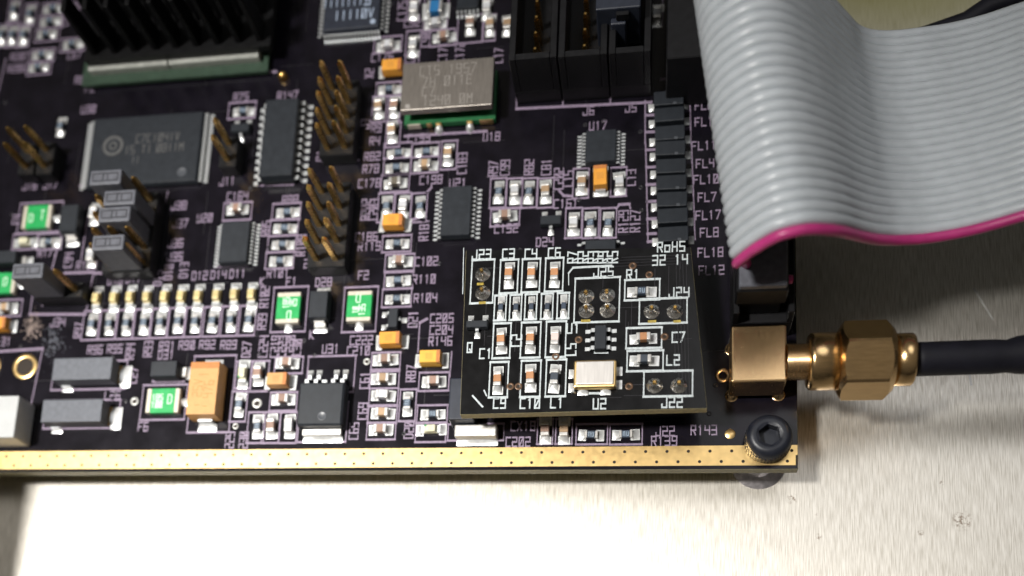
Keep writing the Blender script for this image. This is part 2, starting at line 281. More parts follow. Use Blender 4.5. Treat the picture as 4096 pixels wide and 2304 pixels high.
COMP = [
 ('res', 'v', -120.14, 73.26, None),
 ('res', 'v', -118.18, 73.07, None),
 ('res', 'v', -122.02, 73.43, None),
 ('res', 'v', -120.56, 77.85, None),
 ('res', 'v', -117.59, 76.83, None),
 ('res', 'h', -113.49, 77.51, None),
 ('res', 'h', -113.68, 75.17, None),
 ('res', 'h', -114.05, 72.86, None),
 ('res', 'h', -114.31, 69.12, None),
 ('res', 'h', -114.6, 66.93, None),
 ('res', 'h', -109.26, 70.63, None),
 ('res', 'v', -109.15, 56.09, None),
 ('res', 'h', -79.19, 56.36, None),
 ('grey', 'v', -53.81, 71.37, None),
 ('grey', 'v', -53.58, 65.34, None),
 ('grey', 'h', -57.5, 65.53, None),
 ('grey', 'h', -50.49, 68.54, None),
 ('brown', 'h', -49.17, 66.25, None),
 ('blue', 'h', -50.63, 70.89, 'blue chip inductor at the top edge of the board'),
 ('brown', 'v', -45.29, 68.03, None),
 ('tan', 'v', -42.34, 67.59, None),
 ('tan', 'v', -39.71, 67.33, None),
 ('grey', 'v', -42.91, 70.45, None),
 ('tant', 'h', -56.32, 61.29, 'orange tantalum capacitor beside the top left corner of the metal can'),
 ('res', 'h', -56.86, 58.22, None),
 ('tan', 'v', -58.24, 55.4, None),
 ('brown', 'v', -55.78, 55.37, None),
 ('tan', 'v', -55.88, 51.34, None),
 ('grey', 'v', -18.39, 66.88, None),
 ('res', 'h', -54.76, 47.69, None),
 ('res', 'h', -54.83, 45.48, None),
 ('res', 'h', -50.59, 47.64, None),
 ('tan', 'h', -50.61, 45.52, None),
 ('tan', 'v', -47.38, 47.11, 'tan ceramic capacitor standing alone right of the grouped resistors'),
 ('olive', 'h', -54.82, 42.96, 'dark olive ceramic capacitor beside the C178 print'),
 ('res', 'v', -55.96, 39.36, None),
 ('grey', 'v', -53.48, 39.22, None),
 ('res', 'v', -51.09, 39.08, None),
 ('tant', 'h', -54.54, 36.49, 'orange tantalum capacitor below the row of three upright chips'),
 ('res', 'h', -54.02, 33.47, None),
 ('brown', 'h', -53.51, 30.7, 'brown ceramic capacitor beside the C102 print'),
 ('res', 'h', -53.53, 27.76, None),
 ('res', 'h', -53.49, 25.0, None),
 ('res', 'v', -39.87, 40.73, None),
 ('grey', 'v', -37.55, 40.59, None),
 ('res', 'v', -35.51, 40.47, None),
 ('tan', 'v', -33.21, 40.33, None),
 ('brown', 'h', -38.72, 36.93, 'brown ceramic capacitor under the row of four upright chips'),
 ('tan', 'v', -28.32, 41.4, None),
 ('tantv', 'v', -25.64, 41.53, 'orange tantalum capacitor standing upright below the chip marked U17'),
 ('grey', 'v', -23.13, 41.07, None),
 ('grey', 'v', -29.21, 35.29, None),
 ('res', 'v', -26.88, 35.16, None),
 ('res', 'v', -24.49, 35.04, None),
 ('led', 'h', -112.51, 36.52, None),
 ('res', 'h', -108.43, 36.4, None),
 ('grey', 'v', -101.45, 40.63, None),
 ('grey', 'v', -101.11, 33.69, None),
 ('brown', 'h', -78.67, 40.17, 'brown ceramic capacitor below the C164 print'),
 ('res', 'h', -70.81, 39.25, None),
 ('res', 'h', -70.93, 36.73, None),
 ('res', 'h', -71.03, 34.15, None),
 ('res', 'h', -71.14, 31.59, None),
 ('ledy', 'v', -99.33, 26.74, None),
 ('ledy', 'v', -96.53, 26.7, None),
 ('ledy', 'v', -93.88, 26.66, None),
 ('ledy', 'v', -91.24, 26.62, None),
 ('ledy', 'v', -88.45, 26.58, None),
 ('ledy', 'v', -85.85, 26.54, None),
 ('ledy', 'v', -83.18, 26.5, None),
 ('ledy', 'v', -80.39, 26.45, None),
 ('ledy', 'v', -77.72, 26.41, None),
 ('ledy', 'v', -75.07, 26.37, None),
 ('res', 'v', -99.57, 22.73, None),
 ('res', 'v', -96.82, 22.71, None),
 ('res', 'v', -94.09, 22.7, None),
 ('res', 'v', -91.37, 22.69, None),
 ('res', 'v', -88.69, 22.68, None),
 ('res', 'v', -86.03, 22.67, None),
 ('res', 'v', -83.38, 22.65, None),
 ('res', 'v', -80.61, 22.64, None),
 ('res', 'v', -77.88, 22.62, None),
 ('res', 'v', -75.17, 22.61, None),
 ('tan', 'h', -114.0, 25.77, None),
 ('tant', 'h', -114.38, 22.82, 'orange tantalum capacitor cut by the left edge of the picture'),
 ('ledg', 'v', -75.27, 14.39, 'cream indicator chip right of the large tantalum capacitor'),
 ('brown', 'v', -72.9, 14.4, None),
 ('res', 'v', -75.34, 9.79, None),
 ('brown', 'h', -68.82, 15.87, 'dark brown ceramic capacitor above the small tantalum by the power transistor'),
 ('tant2', 'h', -69.52, 12.99, 'light orange tantalum capacitor left of the power transistor'),
 ('brown', 'h', -68.85, 10.41, None),
 ('res', 'v', -72.36, 6.51, None),
 ('brown', 'v', -70.17, 6.48, None),
 ('grey', 'v', -67.63, 6.45, None),
 ('tant', 'h', -53.86, 18.64, 'orange tantalum capacitor below the small transistor marked D21'),
 ('brown', 'h', -54.53, 16.02, None),
 ('tan', 'h', -54.52, 13.25, None),
 ('grey', 'h', -54.5, 10.79, None),
 ('tan', 'h', -54.46, 8.21, None),
 ('brown', 'h', -54.49, 5.85, None),
 ('tantr', 'h', -47.93, 15.77, 'yellow tantalum capacitor left of the small daughter board'),
 ('brown', 'h', -47.54, 12.66, 'brown ceramic capacitor under the yellow tantalum'),
 ('res', 'v', -51.02, 9.51, None),
 ('res', 'h', -47.41, 7.95, None),
 ('ledg', 'h', -47.42, 5.76, 'cream indicator chip with a green corner near the gold edge'),
 ('brown', 'v', -32.05, 5.45, None),
 ('tan', 'v', -29.5, 5.42, None),
 ('res', 'h', -25.91, 4.76, None),
 ('res', 'h', -21.55, 4.77, None)]
RECT = [
 (-120.14, 73.26, 2.15, 4.1),
 (-118.18, 73.07, 2.15, 4.1),
 (-122.02, 73.43, 2.15, 4.1),
 (-120.56, 77.85, 2.15, 4.1),
 (-117.59, 76.83, 2.15, 4.1),
 (-113.49, 77.51, 4.2, 2.3),
 (-113.68, 75.17, 4.2, 2.3),
 (-114.05, 72.86, 4.2, 2.3),
 (-114.31, 69.12, 4.2, 2.3),
 (-114.6, 66.93, 4.2, 2.3),
 (-109.26, 70.63, 4.2, 2.3),
 (-79.58, 56.71, 4.3, 2.7),
 (-54.04, 72.64, 1.83, 5.8),
 (-53.77, 65.9, 2.12, 4.02),
 (-57.59, 65.96, 4.2, 2.61),
 (-50.6, 70.61, 3.62, 5.74),
 (-49.39, 66.32, 3.74, 2.67),
 (-45.3, 67.43, 3.7, 4.66),
 (-42.43, 67.33, 1.76, 4.31),
 (-57.01, 58.45, 3.7, 2.23),
 (-58.18, 55.27, 2.11, 4.18),
 (-55.89, 55.09, 1.72, 4.0),
 (-55.8, 50.88, 2.09, 3.96),
 (-18.51, 67.94, 1.59, 5.16),
 (-54.93, 48.32, 4.08, 2.4),
 (-54.87, 45.81, 3.99, 2.63),
 (-50.84, 48.12, 3.96, 2.23),
 (-50.81, 45.74, 4.02, 2.53),
 (-47.33, 47.05, 2.25, 4.51),
 (-54.99, 43.09, 4.12, 2.69),
 (-56.13, 39.31, 2.29, 4.55),
 (-53.64, 39.17, 2.28, 4.53),
 (-51.24, 39.04, 2.26, 4.52),
 (-54.13, 33.59, 4.18, 2.54),
 (-53.52, 30.62, 4.19, 2.6),
 (-53.49, 27.93, 4.12, 2.5),
 (-53.59, 25.27, 4.19, 2.71),
 (-39.98, 40.66, 2.23, 4.55),
 (-37.65, 40.52, 2.22, 4.53),
 (-35.6, 40.4, 2.21, 4.52),
 (-33.29, 40.26, 2.19, 4.51),
 (-38.81, 36.81, 4.06, 2.59),
 (-28.42, 41.45, 2.15, 4.57),
 (-23.26, 41.36, 2.1, 4.38),
 (-29.25, 35.47, 2.21, 4.5),
 (-26.92, 35.34, 2.19, 4.48),
 (-24.51, 35.22, 2.18, 4.47),
 (-110.74, 40.72, 7.17, 5.04),
 (-112.73, 36.79, 4.05, 2.59),
 (-108.5, 36.62, 3.92, 2.65),
 (-78.65, 39.98, 4.36, 2.83),
 (-71.07, 39.52, 4.28, 2.65),
 (-71.19, 36.99, 4.27, 2.64),
 (-71.3, 34.39, 4.25, 2.62),
 (-71.4, 31.82, 4.24, 2.6),
 (-69.23, 24.11, 5.14, 6.89),
 (-58.8, 23.73, 4.89, 6.79),
 (-99.94, 22.64, 2.57, 4.59),
 (-97.18, 22.64, 2.55, 4.59),
 (-94.44, 22.63, 2.54, 4.59),
 (-91.7, 22.63, 2.52, 4.59),
 (-89.01, 22.63, 2.5, 4.59),
 (-86.34, 22.62, 2.49, 4.59),
 (-83.69, 22.62, 2.47, 4.59),
 (-80.89, 22.61, 2.45, 4.59),
 (-78.15, 22.61, 2.44, 4.59),
 (-75.43, 22.6, 2.42, 4.59),
 (-114.17, 25.91, 4.93, 2.68),
 (-99.15, 14.77, 11.68, 4.34),
 (-99.55, 8.79, 11.76, 4.27),
 (-86.94, 10.41, 6.82, 5.28),
 (-79.75, 11.55, 6.33, 11.55),
 (-75.23, 14.31, 2.24, 4.09),
 (-72.75, 14.06, 2.52, 4.56),
 (-75.51, 9.58, 2.38, 4.52),
 (-68.6, 15.6, 4.12, 2.47),
 (-68.93, 10.2, 3.95, 2.73),
 (-72.61, 6.4, 2.5, 4.54),
 (-70.41, 6.38, 2.48, 4.53),
 (-67.86, 6.34, 2.47, 4.51),
 (-62.32, 14.12, 6.87, 5.39),
 (-62.92, 7.09, 6.96, 5.8),
 (-54.53, 15.88, 4.09, 2.5),
 (-54.53, 13.1, 4.08, 2.48),
 (-54.5, 10.63, 4.06, 2.46),
 (-54.47, 8.04, 4.05, 2.44),
 (-54.5, 5.68, 4.03, 2.43),
 (-47.55, 12.7, 4.17, 2.67),
 (-51.01, 9.35, 2.27, 4.6),
 (-47.51, 8.04, 4.18, 2.49),
 (-47.57, 5.38, 4.19, 2.69),
 (-41.4, 5.36, 7.57, 2.31),
 (-32.08, 5.35, 2.04, 3.46),
 (-29.58, 5.32, 2.16, 3.45),
 (-25.92, 4.9, 4.08, 2.81),
 (-21.48, 4.85, 4.16, 2.8)]
TEXT = [
 ('R208', -110.09, 77.74, 1.25, 0),
 ('R207', -118.33, 69.3, 1.25, 0),
 ('R206', -118.54, 67.17, 1.25, 0),
 ('C67', -108.72, 68.8, 1.25, 0),
 ('R8', -107.25, 64.17, 1.25, 0),
 ('F2', -105.25, 62.52, 1.25, 0),
 ('U30', -105.03, 58.85, 1.25, 0),
 ('C65', -111.18, 75.49, 1.25, 1),
 ('J16', -113.26, 46.24, 1.25, 0),
 ('J17', -109.71, 46.2, 1.25, 0),
 ('R75', -79.96, 59.01, 1.25, 0),
 ('J11', -80.78, 45.0, 1.25, 0),
 ('C175', -55.79, 71.46, 1.25, 1),
 ('C92', -54.13, 69.28, 1.25, 0),
 ('C176', -58.32, 63.89, 1.25, 0),
 ('C91', -53.61, 63.23, 1.25, 0),
 ('C90', -51.84, 66.22, 1.25, 1),
 ('C171', -49.17, 63.82, 1.25, 1),
 ('C172', -46.65, 63.6, 1.25, 1),
 ('C17', -40.9, 62.59, 1.25, 1),
 ('X2', -60.11, 61.31, 1.25, 1),
 ('R147', -72.52, 58.67, 1.25, 0),
 ('R9', -58.42, 52.16, 1.25, 0),
 ('R4', -58.5, 50.07, 1.25, 0),
 ('U18', -41.31, 49.57, 1.25, 0),
 ('C199', -51.91, 50.09, 1.25, 0),
 ('J6', -27.69, 52.64, 1.25, 0),
 ('J5', -21.84, 52.66, 1.25, 0),
 ('U17', -26.31, 50.2, 1.25, 0),
 ('2', -66.85, 48.08, 1.25, 0),
 ('2', -67.33, 31.09, 1.25, 0),
 ('J3', -60.12, 52.94, 1.25, 1),
 ('R82', -58.7, 47.61, 1.25, 0),
 ('R78', -58.78, 45.62, 1.25, 0),
 ('C178', -58.84, 43.32, 1.25, 0),
 ('C198', -49.76, 43.31, 1.25, 0),
 ('C183', -45.34, 45.62, 1.25, 1),
 ('U21', -45.82, 42.57, 1.25, 0),
 ('R202', -59.06, 39.16, 1.25, 1),
 ('C203', -57.88, 39.1, 1.25, 1),
 ('C186', -58.68, 34.86, 1.25, 0),
 ('R119', -58.13, 33.36, 1.25, 0),
 ('C102', -49.66, 30.67, 1.25, 0),
 ('R110', -49.85, 27.96, 1.25, 0),
 ('R104', -49.47, 25.11, 1.25, 0),
 ('R181', -50.3, 35.51, 1.25, 1),
 ('R97', -40.84, 44.47, 1.25, 1),
 ('C99', -39.15, 44.51, 1.25, 1),
 ('R82', -35.74, 44.37, 1.25, 1),
 ('C81', -33.32, 44.21, 1.25, 1),
 ('C152', -38.59, 35.13, 1.25, 0),
 ('C202', -31.52, 42.33, 1.25, 1),
 ('C15', -30.21, 42.25, 1.25, 1),
 ('C13', -21.62, 41.87, 1.25, 1),
 ('R129', -22.49, 35.33, 1.25, 1),
 ('R127', -20.92, 35.32, 1.25, 1),
 ('C161', -30.43, 38.47, 1.25, 0),
 ('D24', -33.11, 32.82, 1.25, 0),
 ('FL2', -11.93, 52.27, 1.25, 0),
 ('FL1', -11.91, 49.75, 1.25, 0),
 ('FL11', -11.88, 46.12, 1.25, 0),
 ('FL4', -11.71, 43.41, 1.25, 0),
 ('FL10', -11.57, 41.01, 1.25, 0),
 ('FL7', -11.41, 38.34, 1.25, 0),
 ('FL17', -11.26, 35.68, 1.25, 0),
 ('FL8', -11.1, 33.12, 1.25, 0),
 ('FL18', -10.93, 30.21, 1.25, 0),
 ('FL12', -10.78, 27.62, 1.25, 0),
 ('F4', -114.72, 40.6, 1.25, 1),
 ('R177', -108.61, 34.74, 1.25, 0),
 ('J38', -88.05, 41.44, 1.25, 0),
 ('J37', -87.49, 38.49, 1.25, 0),
 ('J36', -87.92, 35.29, 1.25, 0),
 ('J35', -87.76, 33.12, 1.25, 0),
 ('C164', -78.89, 42.45, 1.25, 0),
 ('U20', -83.71, 39.17, 1.25, 0),
 ('C94', -104.96, 33.34, 1.25, 1),
 ('R122', -101.89, 32.4, 1.25, 0),
 ('D12', -83.51, 29.92, 1.25, 0),
 ('D14', -80.58, 29.95, 1.25, 0),
 ('D11', -77.67, 29.98, 1.25, 0),
 ('D16', -96.87, 29.69, 1.25, 0),
 ('D17', -93.94, 29.88, 1.25, 0),
 ('D10', -88.51, 30.69, 1.25, 1),
 ('D13', -86.1, 30.9, 1.25, 1),
 ('D15', -90.06, 29.8, 1.25, 1),
 ('R88', -70.63, 41.4, 1.25, 0),
 ('R101', -71.49, 29.8, 1.25, 0),
 ('R85', -73.96, 36.97, 1.25, 1),
 ('R108', -68.33, 34.01, 1.25, 1),
 ('R102', -73.19, 26.17, 1.25, 1),
 ('R99', -73.21, 22.34, 1.25, 1),
 ('K', -73.79, 28.57, 1.25, 0),
 ('F1', -69.34, 28.39, 1.25, 0),
 ('D28', -64.49, 28.11, 1.25, 0),
 ('F2', -58.69, 28.94, 1.25, 0),
 ('R96', -98.75, 18.76, 1.25, 0),
 ('R95', -95.6, 18.83, 1.25, 0),
 ('R94', -93.1, 18.33, 1.25, 1),
 ('R93', -90.32, 18.64, 1.25, 1),
 ('R91', -87.43, 19.06, 1.25, 0),
 ('R90', -84.35, 19.08, 1.25, 0),
 ('R92', -81.21, 19.07, 1.25, 0),
 ('R89', -77.94, 18.95, 1.25, 0),
 ('R97', -101.81, 21.94, 1.25, 1),
 ('D31', -87.42, 17.68, 1.25, 0),
 ('31', -113.48, 20.47, 1.25, 0),
 ('J34', -105.38, 23.32, 1.25, 0),
 ('L27', -92.18, 14.61, 1.25, 1),
 ('L26', -95.08, 11.61, 1.25, 0),
 ('F6', -89.7, 6.77, 1.25, 0),
 ('D27', -75.15, 18.14, 1.25, 1),
 ('C224', -72.63, 18.52, 1.25, 1),
 ('C219', -70.85, 18.47, 1.25, 1),
 ('C223', -69.81, 18.44, 1.25, 1),
 ('C220', -68.7, 18.41, 1.25, 1),
 ('L30', -67.65, 18.23, 1.25, 1),
 ('C229', -76.31, 4.18, 1.25, 1),
 ('C230', -74.25, 4.16, 1.25, 1),
 ('U31', -62.66, 17.91, 1.25, 0),
 ('C222', -58.27, 19.08, 1.25, 0),
 ('C210', -58.59, 17.5, 1.25, 0),
 ('D21', -51.05, 21.97, 1.25, 1),
 ('K', -65.61, 20.12, 1.25, 0),
 ('C205', -46.96, 21.98, 1.25, 0),
 ('C204', -46.94, 20.26, 1.25, 0),
 ('R146', -46.98, 18.6, 1.25, 0),
 ('C61', -57.34, 13.09, 1.25, 1),
 ('C69', -57.3, 8.59, 1.25, 1),
 ('C65', -58.36, 5.72, 1.25, 1),
 ('R87', -50.83, 13.96, 1.25, 1),
 ('D20', -50.6, 5.77, 1.25, 1),
 ('CX18', -35.06, 6.14, 1.25, 0),
 ('C202', -35.63, 3.94, 1.25, 0),
 ('J22', -16.49, 5.22, 1.25, 0),
 ('R139', -16.6, 3.88, 1.25, 0),
 ('R143', -11.6, 5.3, 1.25, 0)]
LINE = [
 ((-120.77, 69.15), (-121.26, 63.11)),
 ((-114.67, 47.78), (-111.68, 47.67)),
 ((-111.27, 47.73), (-108.4, 47.64)),
 ((-81.67, 46.77), (-78.84, 46.72)),
 ((-94.62, 45.57), (-87.22, 45.45)),
 ((-104.64, 45.72), (-103.39, 45.68)),
 ((-103.92, 63.28), (-74.71, 62.88)),
 ((-54.0, 50.55), (-42.07, 50.49)),
 ((-38.07, 57.5), (-37.91, 53.74), (-19.06, 53.29)),
 ((-31.39, 55.84), (-31.31, 53.55)),
 ((-24.73, 55.78), (-24.67, 53.42)),
 ((-17.76, 56.77), (-11.69, 56.73)),
 ((-75.54, 44.08), (-70.46, 43.88)),
 ((-66.19, 47.36), (-60.75, 47.11)),
 ((-66.61, 30.44), (-61.06, 30.35)),
 ((-48.07, 34.02), (-43.39, 33.94)),
 ((-51.99, 37.22), (-51.14, 37.48)),
 ((-50.29, 41.31), (-49.61, 42.05), (-49.65, 42.76)),
 ((-31.39, 40.49), (-30.74, 39.7), (-29.64, 39.56)),
 ((-27.73, 44.54), (-24.04, 44.37)),
 ((-23.47, 37.32), (-23.08, 37.9), (-21.74, 37.9), (-21.59, 37.22)),
 ((-19.88, 53.67), (-19.77, 46.9)),
 ((-19.7, 46.9), (-19.13, 32.14), (-18.05, 32.23)),
 ((-13.81, 53.5), (-13.61, 46.47)),
 ((-13.54, 46.47), (-12.93, 32.12)),
 ((-19.78, 51.34), (-18.69, 51.32)),
 ((-19.69, 48.72), (-18.61, 48.7)),
 ((-19.6, 45.98), (-18.53, 45.96)),
 ((-19.51, 43.32), (-18.44, 43.31)),
 ((-19.43, 40.68), (-18.36, 40.67)),
 ((-19.34, 38.13), (-18.28, 38.13)),
 ((-19.26, 35.53), (-18.2, 35.53)),
 ((-19.18, 33.31), (-18.12, 33.32)),
 ((-90.07, 43.85), (-90.49, 40.43), (-90.48, 30.77), (-100.26, 31.03)),
 ((-102.69, 40.94), (-102.9, 33.25)),
 ((-106.72, 37.85), (-107.96, 28.95)),
 ((-81.25, 31.24), (-76.34, 31.26)),
 ((-105.33, 31.25), (-100.52, 31.2), (-100.76, 28.66)),
 ((-100.76, 28.66), (-100.92, 25.0)),
 ((-110.14, 28.06), (-110.16, 24.76), (-101.01, 24.45)),
 ((-108.23, 26.22), (-102.63, 26.33), (-102.72, 26.98)),
 ((-108.23, 26.22), (-108.33, 26.87)),
 ((-114.57, 18.91), (-107.24, 19.19), (-107.89, 10.15)),
 ((-88.96, 13.62), (-84.21, 13.6)),
 ((-50.04, 17.0), (-50.05, 21.42), (-49.07, 21.95)),
 ((-45.3, 17.02), (-45.37, 13.26))]
MC = [
 ('mbrown', 'v', -36.57, 23.86, 'brown ceramic capacitor below the C3 print'),
 ('mbrown', 'v', -33.72, 23.73, 'brown ceramic capacitor below the C4 print'),
 ('mbrown', 'v', -30.73, 23.61, 'brown ceramic capacitor below the C6 print'),
 ('mres', 'v', -37.5, 19.28, None),
 ('mres', 'v', -35.51, 19.25, None),
 ('mres', 'v', -33.55, 19.22, None),
 ('mres', 'v', -31.48, 19.19, None),
 ('mres', 'v', -29.44, 19.16, None),
 ('mresw', 'h', -19.59, 20.84, None),
 ('mbrown', 'h', -19.38, 14.49, 'brown ceramic capacitor left of the C7 print'),
 ('mind', 'h', -19.18, 11.59, 'dark chip inductor left of the L2 print'),
 ('mbrown', 'v', -33.49, 14.78, 'brown ceramic capacitor right of the sideways C2 print'),
 ('mpink', 'v', -30.28, 14.76, 'pale pink ceramic capacitor beside the small dark chip'),
 ('mbrown', 'v', -33.32, 9.62, 'brown ceramic capacitor above the C10 print'),
 ('mind', 'v', -30.16, 9.49, 'dark chip inductor above the L1 print'),
 ('mbrown', 'v', -37.23, 14.69, 'brown ceramic capacitor right of the C1 print'),
 ('mbrown', 'v', -37.37, 9.38, 'brown ceramic capacitor above the C9 print')]
MRECT = [
 (-40.11, 23.15, 2.95, 6.1),
 (-36.65, 23.7, 2.34, 4.69),
 (-33.79, 23.7, 2.32, 4.67),
 (-30.79, 23.7, 2.3, 4.65),
 (-37.6, 19.34, 1.5, 3.46),
 (-35.6, 19.35, 1.49, 3.47),
 (-33.64, 19.35, 1.49, 3.48),
 (-31.56, 19.35, 1.48, 3.49),
 (-29.5, 19.35, 1.47, 3.51),
 (-25.23, 20.0, 5.64, 6.06),
 (-19.61, 21.16, 4.32, 2.78),
 (-16.98, 18.2, 5.85, 3.35),
 (-19.27, 14.64, 4.34, 2.73),
 (-19.08, 11.59, 4.4, 2.7),
 (-16.24, 8.52, 5.88, 3.31),
 (-33.48, 14.79, 2.48, 4.82),
 (-30.27, 14.8, 2.5, 4.86),
 (-33.28, 9.54, 2.49, 4.88),
 (-30.08, 9.57, 2.5, 4.92),
 (-37.2, 14.8, 2.25, 4.78),
 (-37.34, 9.5, 2.36, 4.77)]
MTEXT = [
 ('J23', -40.4, 26.97, 1.3, 0),
 ('C3', -36.85, 26.9, 1.3, 0),
 ('C4', -33.91, 26.76, 1.3, 0),
 ('C6', -30.89, 26.76, 1.3, 0),
 ('R7', -28.46, 26.02, 1.3, 1),
 ('R2', -27.16, 25.96, 1.3, 1),
 ('R3', -25.86, 25.9, 1.3, 1),
 ('R4', -24.63, 25.84, 1.3, 1),
 ('R5', -23.43, 25.79, 1.3, 1),
 ('J25', -24.52, 23.84, 1.3, 0),
 ('R1', -20.82, 23.27, 1.3, 0),
 ('J24', -15.06, 20.61, 1.3, 0),
 ('C7', -15.06, 14.61, 1.3, 0),
 ('L2', -15.68, 11.6, 1.3, 0),
 ('J22', -15.73, 6.08, 1.3, 0),
 ('U1', -28.13, 16.22, 1.3, 0),
 ('C5', -28.35, 13.33, 1.3, 1),
 ('U2', -24.55, 6.04, 1.3, 0),
 ('L1', -29.86, 6.26, 1.3, 0),
 ('C10', -33.24, 6.25, 1.3, 0),
 ('C2', -35.29, 14.75, 1.3, 1),
 ('C9', -37.1, 6.32, 1.3, 0),
 ('C1', -39.21, 13.09, 1.3, 0),
 ('Q', -41.32, 13.97, 1.3, 0),
 ('RoHS', -16.12, 26.89, 1.3, 0),
 ('32 14', -16.22, 25.11, 1.3, 0)]
MLINE = [
 ((-28.88, 22.17), (-28.94, 23.82), (-28.39, 24.56), (-23.53, 24.62)),
 ((-40.6, 7.39), (-39.25, 5.89)),
 ((-39.16, 8.09), (-38.81, 7.35)),
 ((-42.83, 27.98), (-42.62, 21.48)),
 ((-25.29, 12.85), (-23.74, 12.81)),
 ((-25.82, 7.44), (-24.04, 7.4))]
MBOARD = [
 (-42.11, 4.88),
 (-11.53, 5.24),
 (-13.67, 26.71),
 (-42.52, 27.65)]
SOTS = [
 (-32.31, 35.55, 0.0, 'small transistor above the D24 print'),
 (-79.16, 53.14, 0.0, 'small transistor right of the J11 pins'),
 (-53.69, 21.83, 1.571, 'small dark transistor left of the sideways D21 print')]
FERR = [
 (-16.67, 52.56, 4.0, 2.15),
 (-16.56, 50.04, 4.0, 2.15),
 (-16.45, 47.24, 3.99, 2.15),
 (-16.35, 44.92, 3.99, 2.15),
 (-16.24, 42.23, 3.99, 2.14),
 (-16.14, 39.78, 3.99, 2.13),
 (-16.03, 37.28, 3.99, 2.11),
 (-15.93, 34.86, 3.99, 2.1),
 (-15.82, 32.18, 3.98, 2.08)]
HEAD = [
 (-63.4, 52.57, 2, 5, 2.62, 2.42, 'upper two row pin header with leaning gold pins beside the metal can'),
 (-63.53, 35.62, 2, 5, 2.84, 2.63, 'lower two row pin header beside the upright chips'),
 (-112.6, 49.17, 1, 2, 2.8, 2.6, 'short pin header above the J16 print'),
 (-109.52, 49.14, 1, 2, 2.8, 2.72, 'short pin header above the J17 print'),
 (-79.89, 48.21, 1, 2, 2.8, 2.51, 'short gold pin header above the J11 print'),
 (-94.02, 36.03, 3, 5, 2.6, 2.56, 'three column pin header carrying four black jumper caps'),
 (-104.22, 27.14, 3, 1, 2.6, 2.5, 'single row pin header carrying one black jumper cap')]
JUMP = [
 (-95.29, 41.15, 0.0, 'topmost black jumper cap shifted left over the memory chip corner'),
 (-92.72, 37.82, 0.0, 'black jumper cap second from the top in the left block'),
 (-93.2, 35.25, 0.0, 'darker black jumper cap in the middle of the left block'),
 (-93.62, 30.92, 0.0, 'lowest black jumper cap in the left block'),
 (-105.52, 27.14, 0.0, 'black jumper cap alone at the left edge')]
BOXH = [
 (-37.84, -31.43, 54.42, 80.42, 9.5, 'left one of three black box connectors at the top', 4),
 (-31.22, -24.76, 54.28, 80.28, 9.5, 'middle one of three black box connectors at the top', 4),
 (-24.55, -19.07, 54.19, 80.19, 9.5, 'right one of three black box connectors with a plug inside', 0)]
HOLES = [
 (-109.74, 16.42, 2.0, 'gold plated mounting hole in the lower left'),
 (-115.78, 16.57, 2.0, 'gold plated hole cut by the left edge')]
VIAS = [
 (-91.47, 10.64, 0.62, 'pad'),
 (-72.8, 10.01, 0.72, 'pad'),
 (-57.25, 15.87, 0.5, 'pad'),
 (-75.67, 6.66, 0.45, 'pad')]
MVIA = [
 (-20.85, 24.5),
 (-18.75, 23.18),
 (-27.39, 14.65),
 (-30.2, 12.45),
 (-34.78, 8.54),
 (-20.97, 8.26),
 (-16.75, 14.73),
 (-35.81, 8.56)]
MPIN = [
 (-40.1, 24.13),
 (-39.97, 21.48),
 (-26.59, 20.54),
 (-23.97, 20.58),
 (-26.53, 18.52),
 (-23.86, 18.49),
 (-18.38, 18.16),
 (-15.53, 18.06),
 (-17.86, 8.28),
 (-14.93, 8.22)]
MHEAD = [
 (-40.03, 22.8, 2.53, 5.05),
 (-25.23, 19.53, 5.13, 4.49),
 (-16.95, 18.11, 5.25, 2.5),
 (-16.39, 8.25, 5.33, 2.46)]
RNEAR = [
 (-6.8, 23.0, 5),
 (-7.0, 22.4, 10),
 (-7.7, 20.9, 15.2),
 (-8.75, 18.8, 18.4),
 (-7.4, 18.6, 21.4),
 (-5.2, 18.7, 24.0),
 (-3.4, 18.9, 24.7),
 (-1.6, 19.3, 24.4),
 (0.6, 19.9, 23.0),
 (2.6, 20.7, 20.9),
 (4.7, 21.6, 18.2),
 (7.2, 22.5, 15.6),
 (10.0, 23.4, 13.6),
 (13.9, 24.2, 12.4),
 (18.2, 24.8, 12.7),
 (23.1, 25.4, 14.3),
 (36, 27, 19),
 (75, 31.5, 21),
 (125, 37, 14)]
RFAR = [
 (-9.0, 49.5, 5),
 (-9.8, 49.5, 12),
 (-12.0, 49.6, 18),
 (-13.3, 49.8, 23.5),
 (-12.4, 50, 26.9),
 (-9.8, 50.4, 28.9),
 (-7.4, 50.8, 28.9),
 (-5.0, 51.1, 27.4),
 (-2.6, 51.5, 24.6),
 (-0.6, 51.8, 21.8),
 (1.6, 52.1, 18.6),
 (3.8, 52.4, 15.2),
 (6.2, 53.0, 11.6),
 (9.4, 53.6, 9.5),
 (14.2, 54.3, 8.6),
 (20.6, 55.5, 8.1),
 (34, 57.5, 10),
 (73, 62, 12),
 (122, 67.5, 7)]
BWIRE = [
 (32.66, 64.5, 2),
 (28.18, 64.59, 1),
 (25.04, 64.23, 0),
 (22.29, 62.88, -1),
 (17.48, 61.98, -2),
 (11.01, 60.88, -3)]
COPP = (-109.37, 22.66, 0.75, 0.9)
SCUF = (-105.56, 19.93, 0.8, 1.4)
DOT = (-8.31, 4.72)
DOT2 = (-73.43, 61.66)
SCREW = (-3.72, 3.6)
JACK = (-8.55, -1.95, 9.4, 16.85, 6.0)


